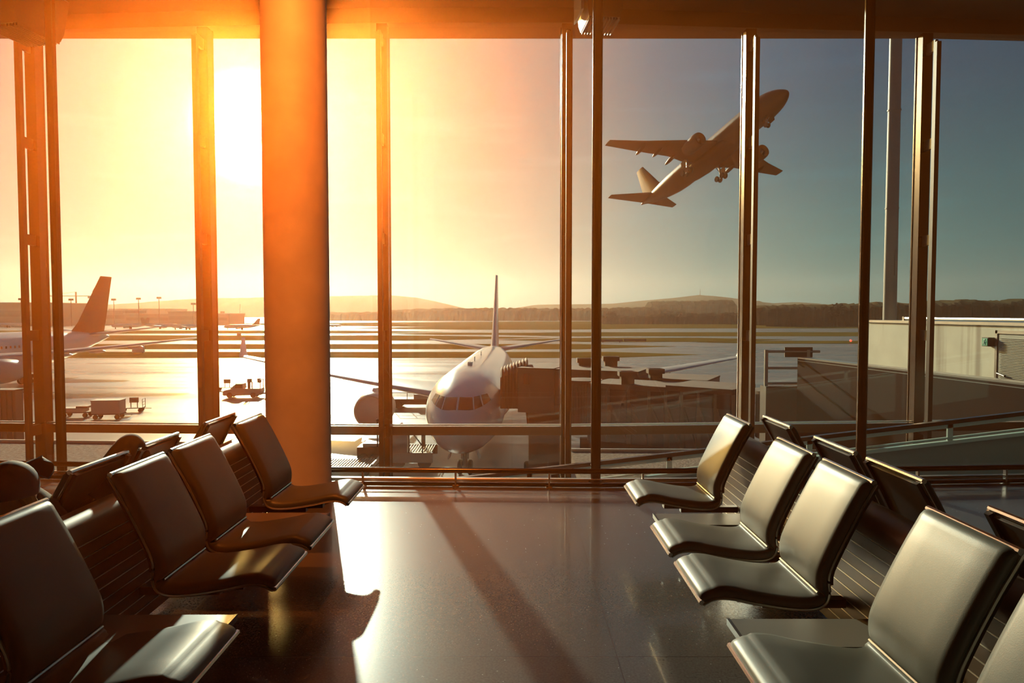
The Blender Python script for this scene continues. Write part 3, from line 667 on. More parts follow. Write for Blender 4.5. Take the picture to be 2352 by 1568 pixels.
# ------------------------------------------------------------------ ground, grass, hills, woods
struct(MB().box((-2600, 10.6, GZ-1), (2600, 4200, GZ)).build('ground', M['apron'], smooth=0), None)
def gd(py): return (1.64 - GZ) * 1568 / (py - 720)
def strip(y0, y1, px0, px1, label, k=0):
    d0, d1 = gd(y1), gd(y0); n = 24; pts = []
    xl = lambda d, px: (px - 1176) / 1568 * d
    x0a, x1a = (xl(d0, px0) if px0 > -400 else -d0*1.2), (xl(d0, px1) if px1 < 2700 else d0*1.2)
    x0b, x1b = (xl(d1, px0) if px0 > -400 else -d1*1.2), (xl(d1, px1) if px1 < 2700 else d1*1.2)
    dm = (d0+d1)/2; poly = [(x0a, d0), (x1a, d0)]
    if px1 < 2700: poly.append(((x1a+x1b)/2 + (d1-d0)*.9, dm))
    poly += [(x1b, d1), (x0b, d1)]
    if px0 > -400: poly.append(((x0a+x0b)/2 - (d1-d0)*.9, dm))
    o = MB().prism(poly, GZ, GZ+.04+.006*k).build('grass', M['grass'], smooth=0); tag(o, label, 'grass', None, 'stuff')
strips = [(808, 822, -999, 1400, 'widest near band of olive grass across the apron, left and centre'), (790, 802, -999, 1330, 'second band of grass beyond the apron'), (770, 782, -999, 960, 'third band of grass, ending left of the parked airliner'),
  (759, 766, -999, 800, 'narrow far grass band at the left'), (764, 769, 1010, 1240, 'small grass island behind the parked airliner fin'), (750, 757, 1060, 1140, 'thin grass sliver left of the fin'), (752, 757, 1180, 1290, 'thin grass sliver right of the fin'),
  (776, 785, 1340, 1610, 'grass island beyond the boarding bridge roofs'), (763, 772, 1300, 3000, 'long grass band across the right half of the field'), (738, 754, 1260, 3000, 'broad grass meadow below the right-hand woods'), (783, 789, 1730, 3000, 'grass strip with the red light')]
for k, a in enumerate(strips): strip(*a, k)

def ridge(name, label, outline, d, depth, mat, kind='stuff', jag=0, seed=1, cat='hills'):
    rnd = random.Random(seed); pts = []
    px = outline[0][0]
    step = 5 if jag else 14
    xs = []
    while px <= outline[-1][0]:
        xs.append(px); px += step
    rows = []
    base = GZ
    prof = [(-1, 0), (-.75, .62), (-.45, .9), (-.15, 1), (.3, .9), (1, 0)] if not jag else [(-1, 0), (-.97, .8), (-.8, .93), (-.45, 1.0), (.2, 1.02), (1, .7), (1.02, 0)]
    for f, h in prof:
        row = []
        for px in xs:
            py = interp(px, outline); q = at(px, py, d); hh = q.z - base
            z = base + hh*h + (rnd.uniform(-1, 1)*jag if h > .5 else 0)
            row.append(V((q.x*(1 + f*depth/d*.3), d + f*depth + (rnd.uniform(-1,1)*depth*.06), max(z, base))))
        rows.append(row)
    o = MB().loft(rows, closed=False, caps=False).build(name, mat, smooth=0 if jag else 60)
    return tag(o, label, cat, None, kind)
ridge('hills', 'hazy broad hill behind the pillar and the left field', [(-200,706),(150,704),(330,697),(420,690),(480,686),(590,685),(700,681),(800,681),(900,679),(960,684),(1010,694),(1060,706),(1120,716)], 2600, 500, M['hillmat'], 'structure')
ridge('hills', 'long distant hill with a thin radio mast on the right', [(1180,708),(1230,700),(1330,699),(1400,698),(1470,691),(1540,685),(1600,678),(1650,682),(1700,688),(1760,697),(1820,694),(1880,699),(1960,704),(2100,706),(2500,708)], 3000, 500, M['hillmat'], 'structure')
ridge('forest', 'low dark woodland band behind the airliner fin', [(640,717),(760,718),(860,717),(930,712),(1000,709),(1100,708),(1200,708),(1300,709),(1400,708),(1480,706),(1560,712)], 1150, 60, M['forest'], 'stuff', 1.4, 3, 'trees')
ridge('forest', 'square topped wood on the slope below the radio mast', [(1484,704),(1488,694),(1540,692),(1600,692),(1640,690),(1676,690),(1682,706)], 1500, 60, M['forest'], 'stuff', 1.6, 4, 'trees')
ridge('forest', 'bushy tree belt along the edge of the right-hand meadow', [(1380,725),(1480,726),(1520,720),(1600,721),(1700,718),(1800,720),(1880,716),(1960,714),(2060,714)], 760, 25, M['forest'], 'stuff', 1.3, 5, 'trees')
ridge('forest', 'dark wooded rise behind the concrete wall on the right', [(1735,706),(1820,702),(1880,703),(1940,700),(2010,696),(2070,699),(2130,694),(2190,691),(2260,694),(2330,690),(2460,690),(2600,692)], 640, 40, M['forest'], 'stuff', 1.6, 6, 'trees')

def tree(label, px, d, h, w, seed):
    rnd = random.Random(seed); q = at(px, 740, d); t = thing('tree', label, 'tree', (q.x, d, GZ), 0, 'trees at the edge of the woods')
    tr = MB().tube([(0,0,0),(.1,0,h*.3),(0,.1,h*.62),(.1,0,h*.95)], .3, 7, [.45,.32,.2,.05]); cr = MB()
    for i in range(34):
        z = h*(.28 + .5*rnd.random()); a = rnd.random()*2*pi; l = w*(.5+.5*rnd.random())
        p0 = V((0,0,z)); p1 = p0 + V((cos(a)*l*.6, sin(a)*l*.6, h*.12)); p2 = p1 + V((cos(a+.4)*l*.4, sin(a+.4)*l*.4, h*.14))
        cr.tube([p0, p1, p2], .1, 4, [.13,.08,.03])
        for m in range(4):
            e = p1 + V((rnd.uniform(-1,1), rnd.uniform(-1,1), rnd.uniform(-.2,1)))*l*.45; cr.tube([p1, e], .05, 3, [.06,.025]); cr.ball(e, (l*.16, l*.16, l*.11), 5, 4)
    tr.build('trunk', M['forest'], t); cr.build('crown', M['forest'], t, 0)
tree('tall bare round crowned tree left of the right-hand slender post', 1920, 600, 20, 7, 1)
tree('small bushy tree beside the boarding bridge horizon, right of the lamp post', 1404, 700, 13, 6, 2)

# terminal, tower, crane and masts far left --------------------------------
def block(name, label, px0, px1, pyt, d, dep, mat, cat='building'):
    a, b = at(px0, pyt, d), at(px1, pyt, d)
    t = thing(name, label, cat, ((a.x+b.x)/2, d, GZ)); w = (b.x-a.x)/2; h = a.z - GZ
    MB().box((-w, 0, 0), (w, dep, h)).build('walls', mat, t, 0)
    MB().box((-w-.6, -.6, h), (w+.6, dep+.6, h+.7)).build('roof', M['building_pale'], t, 0)
    MB().box((-w*.96, -.15, h*.42), (w*.96, 0, h*.68)).build('window_band', M['bridge_glass'], t, 0)
    return t
block('terminal_building', 'tall dark terminal block at the far left edge of the field', -120, 118, 696, 620, 60, M['building'])
block('terminal_building', 'long low terminal behind the left airliner fin', 100, 288, 713, 700, 40, M['building'])
block('hangar', 'pale wide hangar with a shallow roof beyond the left terminal', 250, 380, 710, 900, 60, M['building_pale'])
block('terminal_building', 'low terminal wing ending left of the pillar', 285, 526, 721, 690, 40, M['building'])
block('terminal_building', 'small raised terminal block left of the ladder mullion', 386, 448, 716, 670, 15, M['building'])
q = at(232, 740, 780); t = thing('control_tower', 'stepped airport control tower showing behind the left airliner fin', 'tower', (q.x, 780, GZ))
MB().lathe([(4,0),(4,30)], n=16).build('shaft', M['building'], t)
MB().lathe([(4,24),(7,26),(5.5,30),(8,31),(6.3,35),(8.2,36),(6.3,40),(5,41),(4,43)], n=16).build('cab', M['building'], t, 0)
q = at(176, 740, 900); t = thing('crane', 'thin tower crane on the skyline left of the airliner fin', 'crane', (q.x, 900, GZ))
MB().beam((0,0,0), (0,0,40), 1.4, 1.4).build('mast', M['bridge_dark'], t); MB().beam((-58,0,34.5), (22,0,34.5), .9, .9).beam((0,0,40), (-40,0,35), .3, .3).build('jib', M['bridge_dark'], t); MB().box((16,-1,31.5), (21,1,34)).build('counterweight', M['bridge_dark'], t, 0)
for px, py, d, w in ((48,686,600,'leftmost of the skyline floodlight masts'), (60,689,640,'skyline floodlight mast just left of the ladder mullion'), (163,687,620,'floodlight mast on the skyline left of the crane'), (261,687,640,'floodlight mast right of the control tower'), (318,685,640,'floodlight mast over the pale hangar'), (365,683,640,'tall floodlight mast right of the pale hangar'), (444,697,640,'floodlight mast close left of the ladder mullion'), (511,716,700,'low floodlight mast left of the pillar')):
    q = at(px, py, d); t = thing('light_mast', w, 'light mast', (q.x, d, GZ), 0, 'floodlight masts on the skyline'); h = q.z - GZ
    MB().tube([(0,0,0),(0,0,h)], .35, 6).build('pole', M['bridge_dark'], t); MB().box((-1.9,-.8,h-1.2), (1.9,.8,h+.6)).build('lamp_head', M['bridge_dark'], t, 0)
q = at(1608, 678, 3000); t = thing('radio_mast', 'thin radio mast on the crest of the distant hill', 'mast', (q.x, 3000, q.z-6))
MB().tube([(0,0,0),(0,0,34)], 1.3, 6, [1.6,.5]).build('pole', M['bridge_dark'], t)
q = at(552, 725, 1600); t = thing('chimney', 'thin pale chimney on the plain left of the pillar', 'chimney', (q.x, 1600, GZ))
MB().tube([(0,0,0),(0,0,34)], 1.6, 10, [2,1.4]).build('stack', M['building_pale'], t)
q = at(1954, 782, gd(787)); t = thing('obstruction_light', 'small red light on a post in the grass left of the slender post', 'light', (q.x, q.y, GZ))
MB().tube([(0,0,0),(0,0,q.z-GZ-.2)], .12, 6).build('post', M['bridge_dark'], t); MB().ball((0,0,q.z-GZ), .42, 12, 8).build('lamp', M['redlight'], t)
# ground markers
for px, py, w, h, lab in ((549,772,2.2,1.6,'small dark marker box on the grass left of the pillar'), (318,812,3.4,2.4,'white taxiway sign box on the near grass at the left'), (1404,786,9,1.2,'flat dark taxiway sign on the grass island, left one'), (1450,785,6,1.2,'flat dark taxiway sign on the grass island, middle one'), (1474,785,3.6,1.2,'flat dark taxiway sign on the grass island, right one')):
    d = gd(py); q = at(px, py, d); t = thing('taxiway_sign', lab, 'sign', (q.x, d, GZ))
    MB().box((-w/2,-.2,.35), (w/2,.2,h)).build('board', M['vehicle_dark'] if 'dark' in lab else M['signwhite'], t, 0)
    MB().box((-w*.4,-.08,0), (-w*.34,.08,.36)).box((w*.34,-.08,0), (w*.4,.08,.36)).build('leg', M['vehicle_dark'], t, 0)

# ------------------------------------------------------------------ boarding bridge
def wz(py, d): return at(1176, py, d).z
bb = thing('boarding_bridge', 'long passenger boarding bridge docked to the airliner, bellows on its left end', 'boarding bridge', (0,0,GZ))
o_ = -GZ
def pt(px, py, d): q = at(px, py, d); return V((q.x, q.y, q.z + o_))
A0 = pt(1150, 930, 47.5); A1 = pt(1212, 930, 46.5)
zt, zb = wz(826, 47) + o_, wz(930, 47) + o_
bl = []
for i in range(19):
    f = i/18; c = A0.lerp(A1, f); w = 1.75 + (.1 if i % 2 else 0); h = (zt - zb)*(.80 + .2*f) + (.1 if i % 2 else 0)
    bl.append([c + V((0, -w, 0)), c + V((0, -w, h*.82)), c + V((0, -w*.55, h)), c + V((0, w*.55, h)), c + V((0, w, h*.82)), c + V((0, w, 0))])
MB().loft(bl).build('bellows', M['bellows'], bb, 10)
def boxp(p, q, w, z0, z1, name, mat, par=None):
    p, q = V((p.x, p.y, 0)), V((q.x, q.y, 0)); t = (q-p).normalized(); r = V((t.y, -t.x, 0))*w/2
    return MB().add([p-r+V((0,0,z0)), p+r+V((0,0,z0)), q+r+V((0,0,z0)), q-r+V((0,0,z0)), p-r+V((0,0,z1)), p+r+V((0,0,z1)), q+r+V((0,0,z1)), q-r+V((0,0,z1))], [(3,2,1,0),(4,5,6,7),(0,1,5,4),(1,2,6,5),(2,3,7,6),(3,0,4,7)]).build(name, mat, par or bb, 0)
C0, C1 = pt(1212, 840, 46.3), pt(1292, 845, 45.5)
cab = boxp(C0, C1, 4.2, zb-.1, wz(842, 46)+o_, 'cab', M['bridge'])
boxp(C0, C1, 4.5, wz(842,46)+o_, wz(839,46)+o_, 'cab_roof', M['bridge_roof'])
boxp(pt(1202, 860, 44), pt(1216, 860, 44), .2, wz(882,44)+o_, wz(858,44)+o_, 'cab_window', M['cockpit'], cab)
T0, T1, T2 = pt(1292, 850, 45.2), pt(1480, 866, 43), pt(1640, 880, 41)
boxp(T0, T1, 3.2, wz(925,45)+o_, wz(846,45)+o_, 'inner_tunnel', M['bridge'])
boxp(T0, T1, 3.5, wz(846,45)+o_, wz(843,45)+o_, 'tunnel_roof', M['bridge_roof'])
boxp(T1, T2, 3.5, wz(945,42)+o_, wz(868,42)+o_, 'outer_tunnel', M['bridge'])
boxp(T1, T2, 3.8, wz(868,42)+o_, wz(864,42)+o_, 'tunnel_roof', M['bridge_roof'])
for px, d, t_, b_ in ((1343, 46.5, 822, 905), (1402, 46.5, 818, 905)):
    q = pt(px, 880, d); MB().box((q.x-.42, q.y-.35, wz(b_, d)+o_), (q.x+.42, q.y+.35, wz(t_, d)+o_)).box((q.x-.55, q.y-.45, wz(t_+10, d)+o_), (q.x+.55, q.y+.45, wz(t_, d)+o_)).build('lift_column', M['bridge_dark'], bb, 0)
q = pt(1255, 1000, 45.5)
MB().box((q.x-1.2, q.y-.8, .9), (q.x+1.2, q.y+.8, zb)).build('drive_column', M['bridge'], bb, 0)
for dx in (-1.25, .6):
    MB().lathe([(.3,-.25),(.65,-.25),(.75,-.12),(.75,.12),(.65,.25),(.3,.25)], (q.x+dx, q.y, .75), 'x', 20).build('wheel', M['tyre'], bb)
MB().beam((pt(1212,925,46).x, 46, zb), (q.x-1, 45.6, zb-2.2), .25, .25).build('brace', M['bridge_dark'], bb)

b2 = thing('boarding_bridge', 'nearer glazed boarding bridge with diagonal bracing ending in a round rotunda', 'boarding bridge', (0,0,GZ))
R1 = pt(1340, 880, 40.5); R2 = pt(1806, 900, 34.5)
rt1, rb1 = wz(877, 40.5)+o_, wz(985, 40.5)+o_
rt2, rb2 = wz(903, 34.5)+o_, wz(1005, 34.5)+o_
def drum(c, r, z0, z1, name):
    n = 72
    MB().loft([[V((c.x + (r + (.03 if j % 2 else 0))*cos(2*pi*j/n), c.y + (r + (.03 if j % 2 else 0))*sin(2*pi*j/n), z)) for j in range(n)] for z in (z0, z1)]).build(name, M['bridge'], b2, 10)
    MB().lathe([(r+.18, z1), (r+.18, z1+.16), (r*.3, z1+.24)], (c.x, c.y, 0), n=40).build(name + '_roof', M['bridge_roof'], b2)
drum(R1, .95, rb1, rt1, 'cab'); drum(R2, 1.45, rb2, rt2, 'rotunda')
G0, G1, G2 = pt(1378, 885, 40), pt(1560, 890, 37.6), pt(1710, 897, 35.4)
def glazed(p, q, w, z0, z1):
    boxp(p, q, w, z0, z1, 'tunnel_glazing', M['bridge_glass'])
    boxp(p, q, w+.3, z1, z1+.28, 'tunnel_roof', M['bridge_roof'], b2); boxp(p, q, w+.2, z1-.75, z1, 'roof_fascia', M['bridge_dark'], b2); boxp(p, q, w+.2, z0-.5, z0, 'floor_fascia', M['bridge_dark'], b2)
    t = V((q.x-p.x, q.y-p.y, 0)); r = V((t.y, -t.x, 0)).normalized()*(w/2+.04)
    for i in range(5):
        a = V((p.x, p.y, 0)) + t*(i/4) + r
        MB().beam(a + V((0,0,z0)), a + V((0,0,z1)), .22, .18).build('side_post', M['bridge'], b2, 0)
        if i < 4: MB().beam(a + V((0,0,z1-.7)), a + t*.25 + V((0,0,z0)), .1, .12).build('diagonal_brace', M['bridge'], b2, 0)
z1 = wz(893, 38)+o_
for o2 in list(bb.children): pass
def boxp2(*a): return boxp(*a)
_bp = boxp
def boxp(p, q, w, z0, z1, name, mat, par=None): return _bp(p, q, w, z0, z1, name, mat, par or b2)
glazed(G0, G1, 2.9, z1-3.0, z1); glazed(G1, G2, 3.2, z1-3.1, z1+.12)
for px, d, t_, b_ in ((1440, 38.0, 852, 930), (1505, 41.0, 846, 900)):
    q = pt(px, 880, d); MB().box((q.x-.36, q.y-.3, wz(b_, d)+o_), (q.x+.36, q.y+.3, wz(t_, d)+o_)).box((q.x-.48, q.y-.4, wz(t_+11, d)+o_), (q.x+.48, q.y+.4, wz(t_, d)+o_)).build('lift_column', M['bridge_dark'], b2, 0)
MB().box((R2.x-.35, R2.y-.35, 0), (R2.x+.35, R2.y+.35, rb2)).build('support_column', M['bridge_dark'], b2, 0)
for px, d in ((1343, 40.5), (1500, 38)):
    q = pt(px, 900, d); MB().box((q.x-.25, q.y-.25, 0), (q.x+.25, q.y+.25, z1-3.2)).build('support_column', M['bridge_dark'], b2, 0)
c1, c2 = pt(1838, 905, 34.2), pt(1890, 912, 33)
MB().beam(pt(1828, 895, 34.3), pt(1880, 908, 33.6), .5, .18).build('roof_gangway', M['bridge'], b2, 0)

# ------------------------------------------------------------------ concrete annex, parapet, railing, mast
WX = 14.0
def ax(px, py, x=None):                               # point of the wall plane x = WX on a sight line
    v = FW + RT*((px-1176)/1568) + UP*((784-py)/1568); return CAM + v*((WX if x is None else x)/v.x)
an = thing('concrete_annex', 'streaked pale concrete rooftop wall on the right beyond the glass', 'wall', (0, 0, 0))
yf, yn = ax(1996, 742).y, 13.5
wt = 1.3
MB().box((WX, yn, -2.2), (WX+6, yf, wt)).build('concrete_wall', M['concrete'], an, 0)
MB().box((WX-.06, yn, wt), (WX+6, yf+.06, wt+.09)).build('coping', M['alu'], an, 0)
dya, dyb = ax(2298, 764).y, ax(2372, 764).y; dzt = 1.04
dr = MB().box((WX-.05, dyb, -1.15), (WX, dya, dzt)).build('door', M['door'], an, 0)
lv = MB()
for i in range(46):
    z = -1.0 + i*.046
    if z < dzt - .1: lv.box((WX-.075, dyb+.06, z), (WX-.045, dya-.06, z+.022))
lv.build('louvre', M['door'], dr, 0)
MB().box((WX-.07, dya+.03, -1.15), (WX+.01, dya+.12, dzt+.12)).box((WX-.07, dyb-.1, dzt+.03), (WX+.01, dya+.12, dzt+.12)).build('door_frame', M['alu'], an, 0)
hz = ax(2300, 857).z
MB().tube([(WX-.1, dya-.05, hz), (WX-.13, dya-.4, hz-.06)], .03, 8).build('door_handle', M['blackmetal'], dr)
pz = wt + .17
MB().tube([(WX+.5, ax(2046, 735).y, pz), (WX+.5, yn, pz)], .045, 8).box((WX+.45, ax(2046,735).y-.05, wt), (WX+.55, ax(2046,735).y+.05, pz+.06)).build('roof_pipe', M['alu'], an)
q = ax(2281, 785); sg = thing('exit_sign', 'small green emergency exit sign box on the concrete wall beside the louvred door', 'sign', (WX-.01, q.y, q.z), -pi/2)
MB().box((-.14,-.22,-.13), (.12,0,.13)).build('sign_box', M['bridge_dark'], sg, 0)
MB().box((-.12,-.235,-.11), (.10,-.22,.11)).build('sign_face', M['green'], sg, 0)
MB().ball((-.0,-.242,.065), (.022,.008,.022), 10, 6).beam((-.0,-.24,.035), (-.02,-.24,-.03), .036, .01).beam((-.02,-.24,-.03), (.025,-.24,-.085), .02, .01).beam((-.02,-.24,-.03), (-.075,-.24,-.055), .02, .01).beam((0,-.24,.03), (.045,-.24,-.0), .015, .01).build('running_figure', M['signwhite'], sg, 0)
# dark parapet running towards the hall
pp = thing('parapet', 'dark metal clad parapet with pale coping below the concrete wall', 'parapet', (0, 0, 0))
Pa, Pb = at(1832, 820, 25), at(2356, 880, 15.6)
Pb.z = Pa.z
dirp = (Pb - Pa); Pc = Pb + dirp*.45
def wallseg(p, q, w, z0, z1): 
    t = (q-p).normalized(); r = V((-t.y, t.x, 0))*w
    return MB().add([V((p.x,p.y,z0)), V((q.x,q.y,z0)), V((q.x,q.y,z0))+r, V((p.x,p.y,z0))+r, V((p.x,p.y,z1)), V((q.x,q.y,z1)), V((q.x,q.y,z1))+r, V((p.x,p.y,z1))+r], [(3,2,1,0),(4,5,6,7),(0,1,5,4),(1,2,6,5),(2,3,7,6),(3,0,4,7)])
wallseg(Pa, Pc, .35, -4.2, Pa.z-.05).build('cladding', M['parapet'], pp, 0)
wallseg(Pa, Pc, .42, Pa.z-.05, Pa.z).build('coping', M['alu'], pp, 0)
wallseg(Pa + V((0,-.02,0)), Pc + V((0,-.02,0)), .05, Pa.z-.13, Pa.z-.11).build('trim_line', M['alu'], pp, 0)
struct(MB().prism([(Pa.x+.3, Pa.y), (Pc.x+.3, Pc.y), (20, Pc.y), (20, 27), (Pa.x+.3, 27)], -1.9, -1.15).build('floor_terrace', M['gravel'], smooth=0))
rg = thing('railing', 'grey tubular gate railing standing at the end of the dark parapet', 'railing', (0, 0, 0))
RDp = 25.6
a, b, c = at(1760, 806, RDp), at(1760, 886, RDp), at(1834, 806, RDp)
for py in (807, 845, 880):
    z = wz(py, RDp); MB().tube([(a.x, RDp, z), (c.x+.8, RDp, z)], .05, 8).build('rail', M['mast'], rg)
MB().box((a.x-.06, RDp-.05, b.z-.02), (a.x+.06, RDp+.05, a.z+.05)).build('post', M['mast'], rg, 0)
MB().box((c.x+.3, RDp-.05, b.z-.3), (c.x+.42, RDp+.05, a.z+.05)).build('post', M['mast'], rg, 0)
MB().box((at(1815,0,RDp).x, RDp-.04, wz(820,RDp)), (at(1880,0,RDp).x, RDp+.02, wz(797,RDp))).build('sign_board', M['bridge_dark'], rg, 0)
MB().box((a.x-.1, RDp-.3, -4.2), (c.x+.9, RDp+.3, b.z)).build('plinth', M['bridge_dark'], rg, 0)
q = at(2043, 740, 32); ms = thing('mast', 'tall weathered steel mast rising behind the concrete wall', 'mast', (q.x, 32, -2))
MB().tube([(0,0,0),(0,0,22)], .29, 20, [.3,.25]).build('pole', M['mast'], ms)
MB().box((.02,-.33,5.4), (.12,-.27,6.6)).build('hatch', M['mast'], ms, 0)
for z in (8.5, 13): MB().lathe([(.3,z),(.3,z+.06)], n=20).build('joint_ring', M['mast'], ms)

# gravel roofs just outside ---------------------------------------------------
rz_ = -3.0
def roof(pts, label):
    poly = []
    for px, py in pts:
        v = at(px, py, 1) - CAM; d = (rz_ - 1.64)/v.z; poly.append((v.x*d, d))
    t = thing('canopy_roof', label, 'roof', (0,0,0))
    MB().prism(poly, rz_-.4, rz_).build('gravel_bed', M['gravel'], t, 0)
    MB().beam((poly[0][0], poly[0][1], rz_+.02), (poly[1][0], poly[1][1], rz_+.02), .12, .14).build('edge_flashing', M['alu'], t, 0)
roof([(-60,1014),(487,1020),(487,1140),(-60,1140)], 'flat gravel covered canopy roof outside the left windows')
roof([(1312,1036),(2300,1040),(2300,1140),(1352,1140)], 'flat gravel covered canopy roof outside the windows right of centre')
q = at(8, 960, 50); t = thing('ribbed_tower', 'ribbed metal stair tower at the left edge below the left airliner', 'tower', (q.x, 50, GZ))
rb = MB()
for i in range(6): rb.box((-1.2+i*.4, -.5, 0), (-1.0+i*.4, .5, wz(895,50)-GZ))
rb.box((-1.2,-.4,0), (1.2,.4,wz(897,50)-GZ)); rb.build('ribbed_wall', M['bridge'], t, 0); MB().box((-1.3,-.6,wz(896,50)-GZ), (1.3,.6,wz(893,50)-GZ)).build('roof', M['bridge_roof'], t, 0)

# ------------------------------------------------------------------ ground vehicles
def wheels(t, spots, r, w=.14, par=None):
    for x, y in spots: MB().lathe([(r*.4,-w),(r*.85,-w),(r,-w*.6),(r,w*.6),(r*.85,w),(r*.4,w)], (x, y, r), 'y', 16).build('wheel', M['tyre'], par or t)
d = gd(913); q = at(560, 913, d)
t = thing('pickup_truck', 'pickup truck with a ladder rack on the bright apron left of the pillar', 'truck', (q.x, d, GZ), .08)
MB().loft([[V((x, y, z)) for y in (-.9, .9)] + [V((x, y, z2)) for y in (.9, -.9)] for x, z, z2 in ((-2.5,.45,.85),(-2.3,.35,1.05),(-1.2,.35,1.25),(-.9,.35,1.3),(2.5,.4,1.3))]).build('body', M['vehicle'], t, 0)
MB().loft([[V((x, y, 1.25)) for y in (-.85, .85)] + [V((x2, y, 1.95)) for y in (.75, -.75)] for x, x2 in ((-1.6,-.75),(.15,.1))]).build('cab', M['vehicle'], t, 0)
MB().box((-.9,-.86,1.35), (.0,.86,1.8)).build('cab_window', M['cockpit'], t, 0)
MB().beam((.9,-.6,1.3), (.9,-.6,2.5), .3, .3).beam((1.3,-.6,1.3), (1.3,-.6,2.2), .12, .12).box((.7,-.8,2.1), (1.25,-.4,2.6)).build('work_light', M['vehicle_dark'], t, 0)
MB().beam((2.4,-.8,1.3), (2.4,-.8,2.5), .1, .1).beam((2.4,.8,1.3), (2.4,.8,2.5), .1, .1).beam((2.4,-.8,2.45), (2.4,.8,2.45), .1, .1).box((1.9,-.3,2.0), (2.3,.3,2.6)).build('rack', M['vehicle_dark'], t, 0)
wheels(t, [(-1.6,-.85),(-1.6,.85),(1.5,-.85),(1.5,.85)], .38)
MB().box((2.5,-.5,.5), (3.3,.5,.7)).box((3.0,-.4,.7), (3.1,.4,1.0)).build('tow_bar', M['vehicle_dark'], t, 0)

def cart(label, px, py, rz, sc, kind):
    d = gd(py); q = at(px, py, d); t = thing('baggage_cart', label, 'cart', (q.x, d, GZ), rz, 'baggage carts on the apron'); t.scale = (sc,)*3
    MB().box((-1.5,-.75,.5), (1.5,.75,.62)).build('deck', M['vehicle_dark'], t, 0)
    wheels(t, [(-1.1,-.6),(-1.1,.6),(1.1,-.6),(1.1,.6)], .25)
    MB().beam((1.5,0,.45), (2.4,0,.4), .08, .08).build('tow_bar', M['vehicle_dark'], t, 0)
    for s in (-1, 1):
        if kind == 'rack':
            g = MB().tube([(s*1.45,-.7,.6),(s*1.45,-.7,1.75),(s*1.45,.7,1.75),(s*1.45,.7,.6)], .04, 6)
            for z in (.95, 1.35): g.beam((s*1.45,-.7,z), (s*1.45,.7,z), .05, .05)
            g.build('end_frame', M['vehicle_dark'], t, 0)
    if kind == 'box': MB().box((-1.45,-.75,.62), (1.45,.75,2.0)).build('cargo_box', M['cargo'], t, 0); MB().box((-1.5,-.8,2.0), (1.5,.8,2.08)).build('box_lid', M['cargo'], t, 0)
    if kind == 'low': MB().box((-1.45,-.7,.62), (.9,.7,1.05)).build('tarpaulin', M['cargo'], t, 0); MB().box((.2,-.7,1.05), (1.4,.7,1.25)).build('crate', M['vehicle_dark'], t, 0)
    if kind == 'rack': MB().box((-.2,-.5,1.3), (.9,-.3,2.0)).box((-.1,-.45,.62), (.0,-.35,1.3)).box((.7,-.45,.62), (.8,-.35,1.3)).build('panel', M['vehicle_dark'], t, 0)
cart('low loaded baggage cart behind the left slender post', 178, 958, .1, 1.0, 'low')
cart('baggage cart with a tall pale cargo box left of the ladder mullion', 250, 962, .12, 1.0, 'box')
cart('open framed baggage cart right of the cargo box cart', 304, 946, .25, .85, 'rack')
cart('open framed cart behind the pickup truck', 519, 897, .1, .85, 'rack')

d = gd(936); q = at(950, 936, d); t = thing('loader_truck', 'long low loader vehicle beside the airliner engine', 'truck', (q.x, d, GZ), .0)
MB().box((-2.6,-1.2,.5), (4.5,1.2,1.15)).build('chassis', M['vehicle_dark'], t, 0); MB().box((.2,-1.2,1.15), (4.5,1.2,1.7)).build('platform', M['vehicle'], t, 0)
wheels(t, [(-1.7,-1.1),(3.4,-1.1),(-1.7,1.1),(3.4,1.1)], .5)
g = MB()
for x in (-2.5,-.6,1.2,3.0,4.4): g.tube([(x,-1.1,1.1),(x,-1.1,2.6)], .04, 5)
g.tube([(-2.5,-1.1,2.6),(4.4,-1.1,2.6)], .04, 5).tube([(-2.5,-1.1,1.9),(4.4,-1.1,1.9)], .04, 5); g.build('guard_frame', M['vehicle_dark'], t)

# cargo loader near the nose
CD = 49.5
cl = thing('cargo_loader', 'cargo loader with raised roller platform beside the airliner nose', 'loader', (0, 0, GZ))
x0, x1 = at(895, 1060, CD).x, at(993, 1060, CD).x; zz = wz(1040, CD) + o_
MB().box((x0, CD, .5), (x1, CD+.3, zz)).box((x0, CD+3.3, .5), (x1, CD+3.6, zz)).box((x0+.2, CD+.3, .5), (x1-.3, CD+3.3, zz-.25)).build('body', M['vehicle'], cl, 0)
g = MB()
for i in range(15): g.tube([(x0+.15+i*(x1-x0-.3)/14, CD+.35, zz-.05), (x0+.15+i*(x1-x0-.3)/14, CD+3.25, zz-.05)], .06, 6)
g.build('roller_deck', M['roller'], cl)
xc = at(917, 1000, CD).x
MB().box((xc-.55, CD+.1, zz), (xc+.55, CD+1.4, zz+1.5)).build('operator_cab', M['cargo'], cl, 0)
g = MB().tube([(xc-.7,CD,zz),(xc-.7,CD,zz+1.8),(xc+.2,CD,zz+2.2),(xc+1.1,CD,zz+1.3),(xc+1.7,CD,zz+.5),(xc+1.7,CD,zz)], .05, 6).tube([(xc+.7,CD,zz),(xc+.7,CD,zz+1.7)], .05, 6); g.build('guard_frame', M['vehicle_dark'], cl)
MB().tube([(at(962,1000,CD).x, CD+2.5, zz), (at(962,1000,CD).x, CD+2.5, zz+.9)], .16, 8).build('beacon_post', M['vehicle_dark'], cl)
wheels(cl, [(x0+.6, CD+.2), (x1-.6, CD+.2)], .5)
cl2 = thing('cargo_loader', 'low dark second loader left of the airliner nose, behind the facade mullion', 'loader', (0, 0, GZ))
xa_, xb_ = at(820, 1060, 51).x, at(874, 1060, 51).x
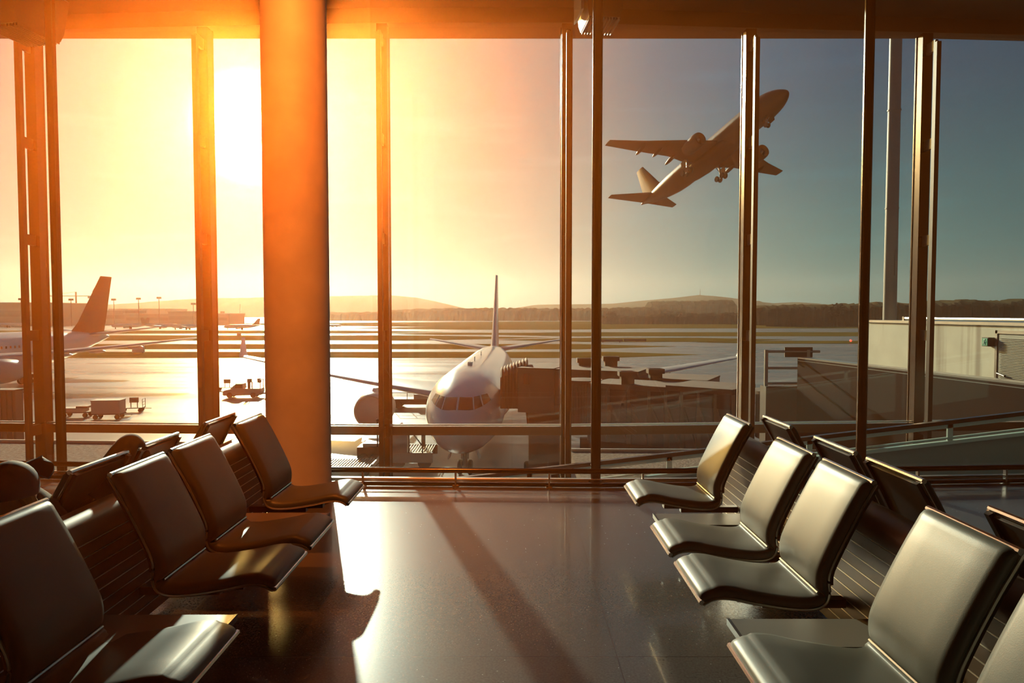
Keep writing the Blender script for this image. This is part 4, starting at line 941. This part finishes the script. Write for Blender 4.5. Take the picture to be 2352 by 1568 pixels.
MB().box((xa_, 51, .4), (xb_, 54, 1.35)).build('body', M['vehicle_dark'], cl2, 0); MB().box((xa_+.4, 51.2, 1.35), (xb_, 53.4, 1.6)).build('deck', M['roller'], cl2, 0)
MB().tube([(xb_-.25, 51.2, 1.3), (xb_-.25, 51.2, 3.3)], .06, 6).ball((xb_-.25,51.2,3.35), .14, 8, 6).build('beacon_post', M['vehicle_dark'], cl2); wheels(cl2, [(xa_+.5, 51), (xb_-.4, 51)], .45)
dl = thing('pallet_dolly', 'long pallet dolly with a bright roller deck right of the pillar foot', 'dolly', (0, 0, GZ))
x0, x1 = at(700, 1070, 49).x, at(866, 1070, 49).x
MB().box((x0, 47.5, .45), (x1, 50.6, .55)).build('frame', M['vehicle_dark'], dl, 0)
g = MB()
for i in range(26):
    for j in range(3): g.tube([(x0+.1+i*(x1-x0-.2)/25, 47.6+j, .6), (x0+.1+i*(x1-x0-.2)/25, 48.45+j, .6)], .055, 6)
g.build('roller_deck', M['roller'], dl); MB().box((x1-.12, 47.5, .5), (x1, 50.6, .85)).build('end_stop', M['vehicle'], dl, 0)
wheels(dl, [(x0+.5, 47.6), (x1-.5, 47.6), (x0+.5, 50.5), (x1-.5, 50.5)], .22)

# ------------------------------------------------------------------ haze
o = MB().box((-9.9, -2.5, .02), (9.9, 9.8, 5.72)).build('haze', haze_mat('glare haze', HAZE_C, HAZE_D, HAZE_G), smooth=0); tag(o, 'warm glare haze added to the air of the hall', 'haze', None, 'stuff')  # volume put in to give the orange veil of glare around the sun
o = MB().box((-2600, 11.5, GZ+.2), (2600, 4100, 190)).build('haze', haze_mat('distant haze', OUT_C, OUT_D, OUT_G), smooth=0); tag(o, 'pale morning haze over the airfield and hills', 'haze', None, 'stuff')

# ------------------------------------------------------------------ view
S.view_settings.view_transform = 'Standard'; S.view_settings.look = 'None'; S.view_settings.gamma = 1; S.view_settings.use_curve_mapping = False
S.view_settings.exposure = 0.0
S.cycles.use_denoising = True
S.cycles.transparent_max_bounces = 32; S.cycles.max_bounces = 6; S.cycles.diffuse_bounces = 3; S.cycles.glossy_bounces = 4; S.cycles.use_light_tree = False; S.cycles.volume_bounces = 0
S.cycles.sample_clamp_indirect = 8
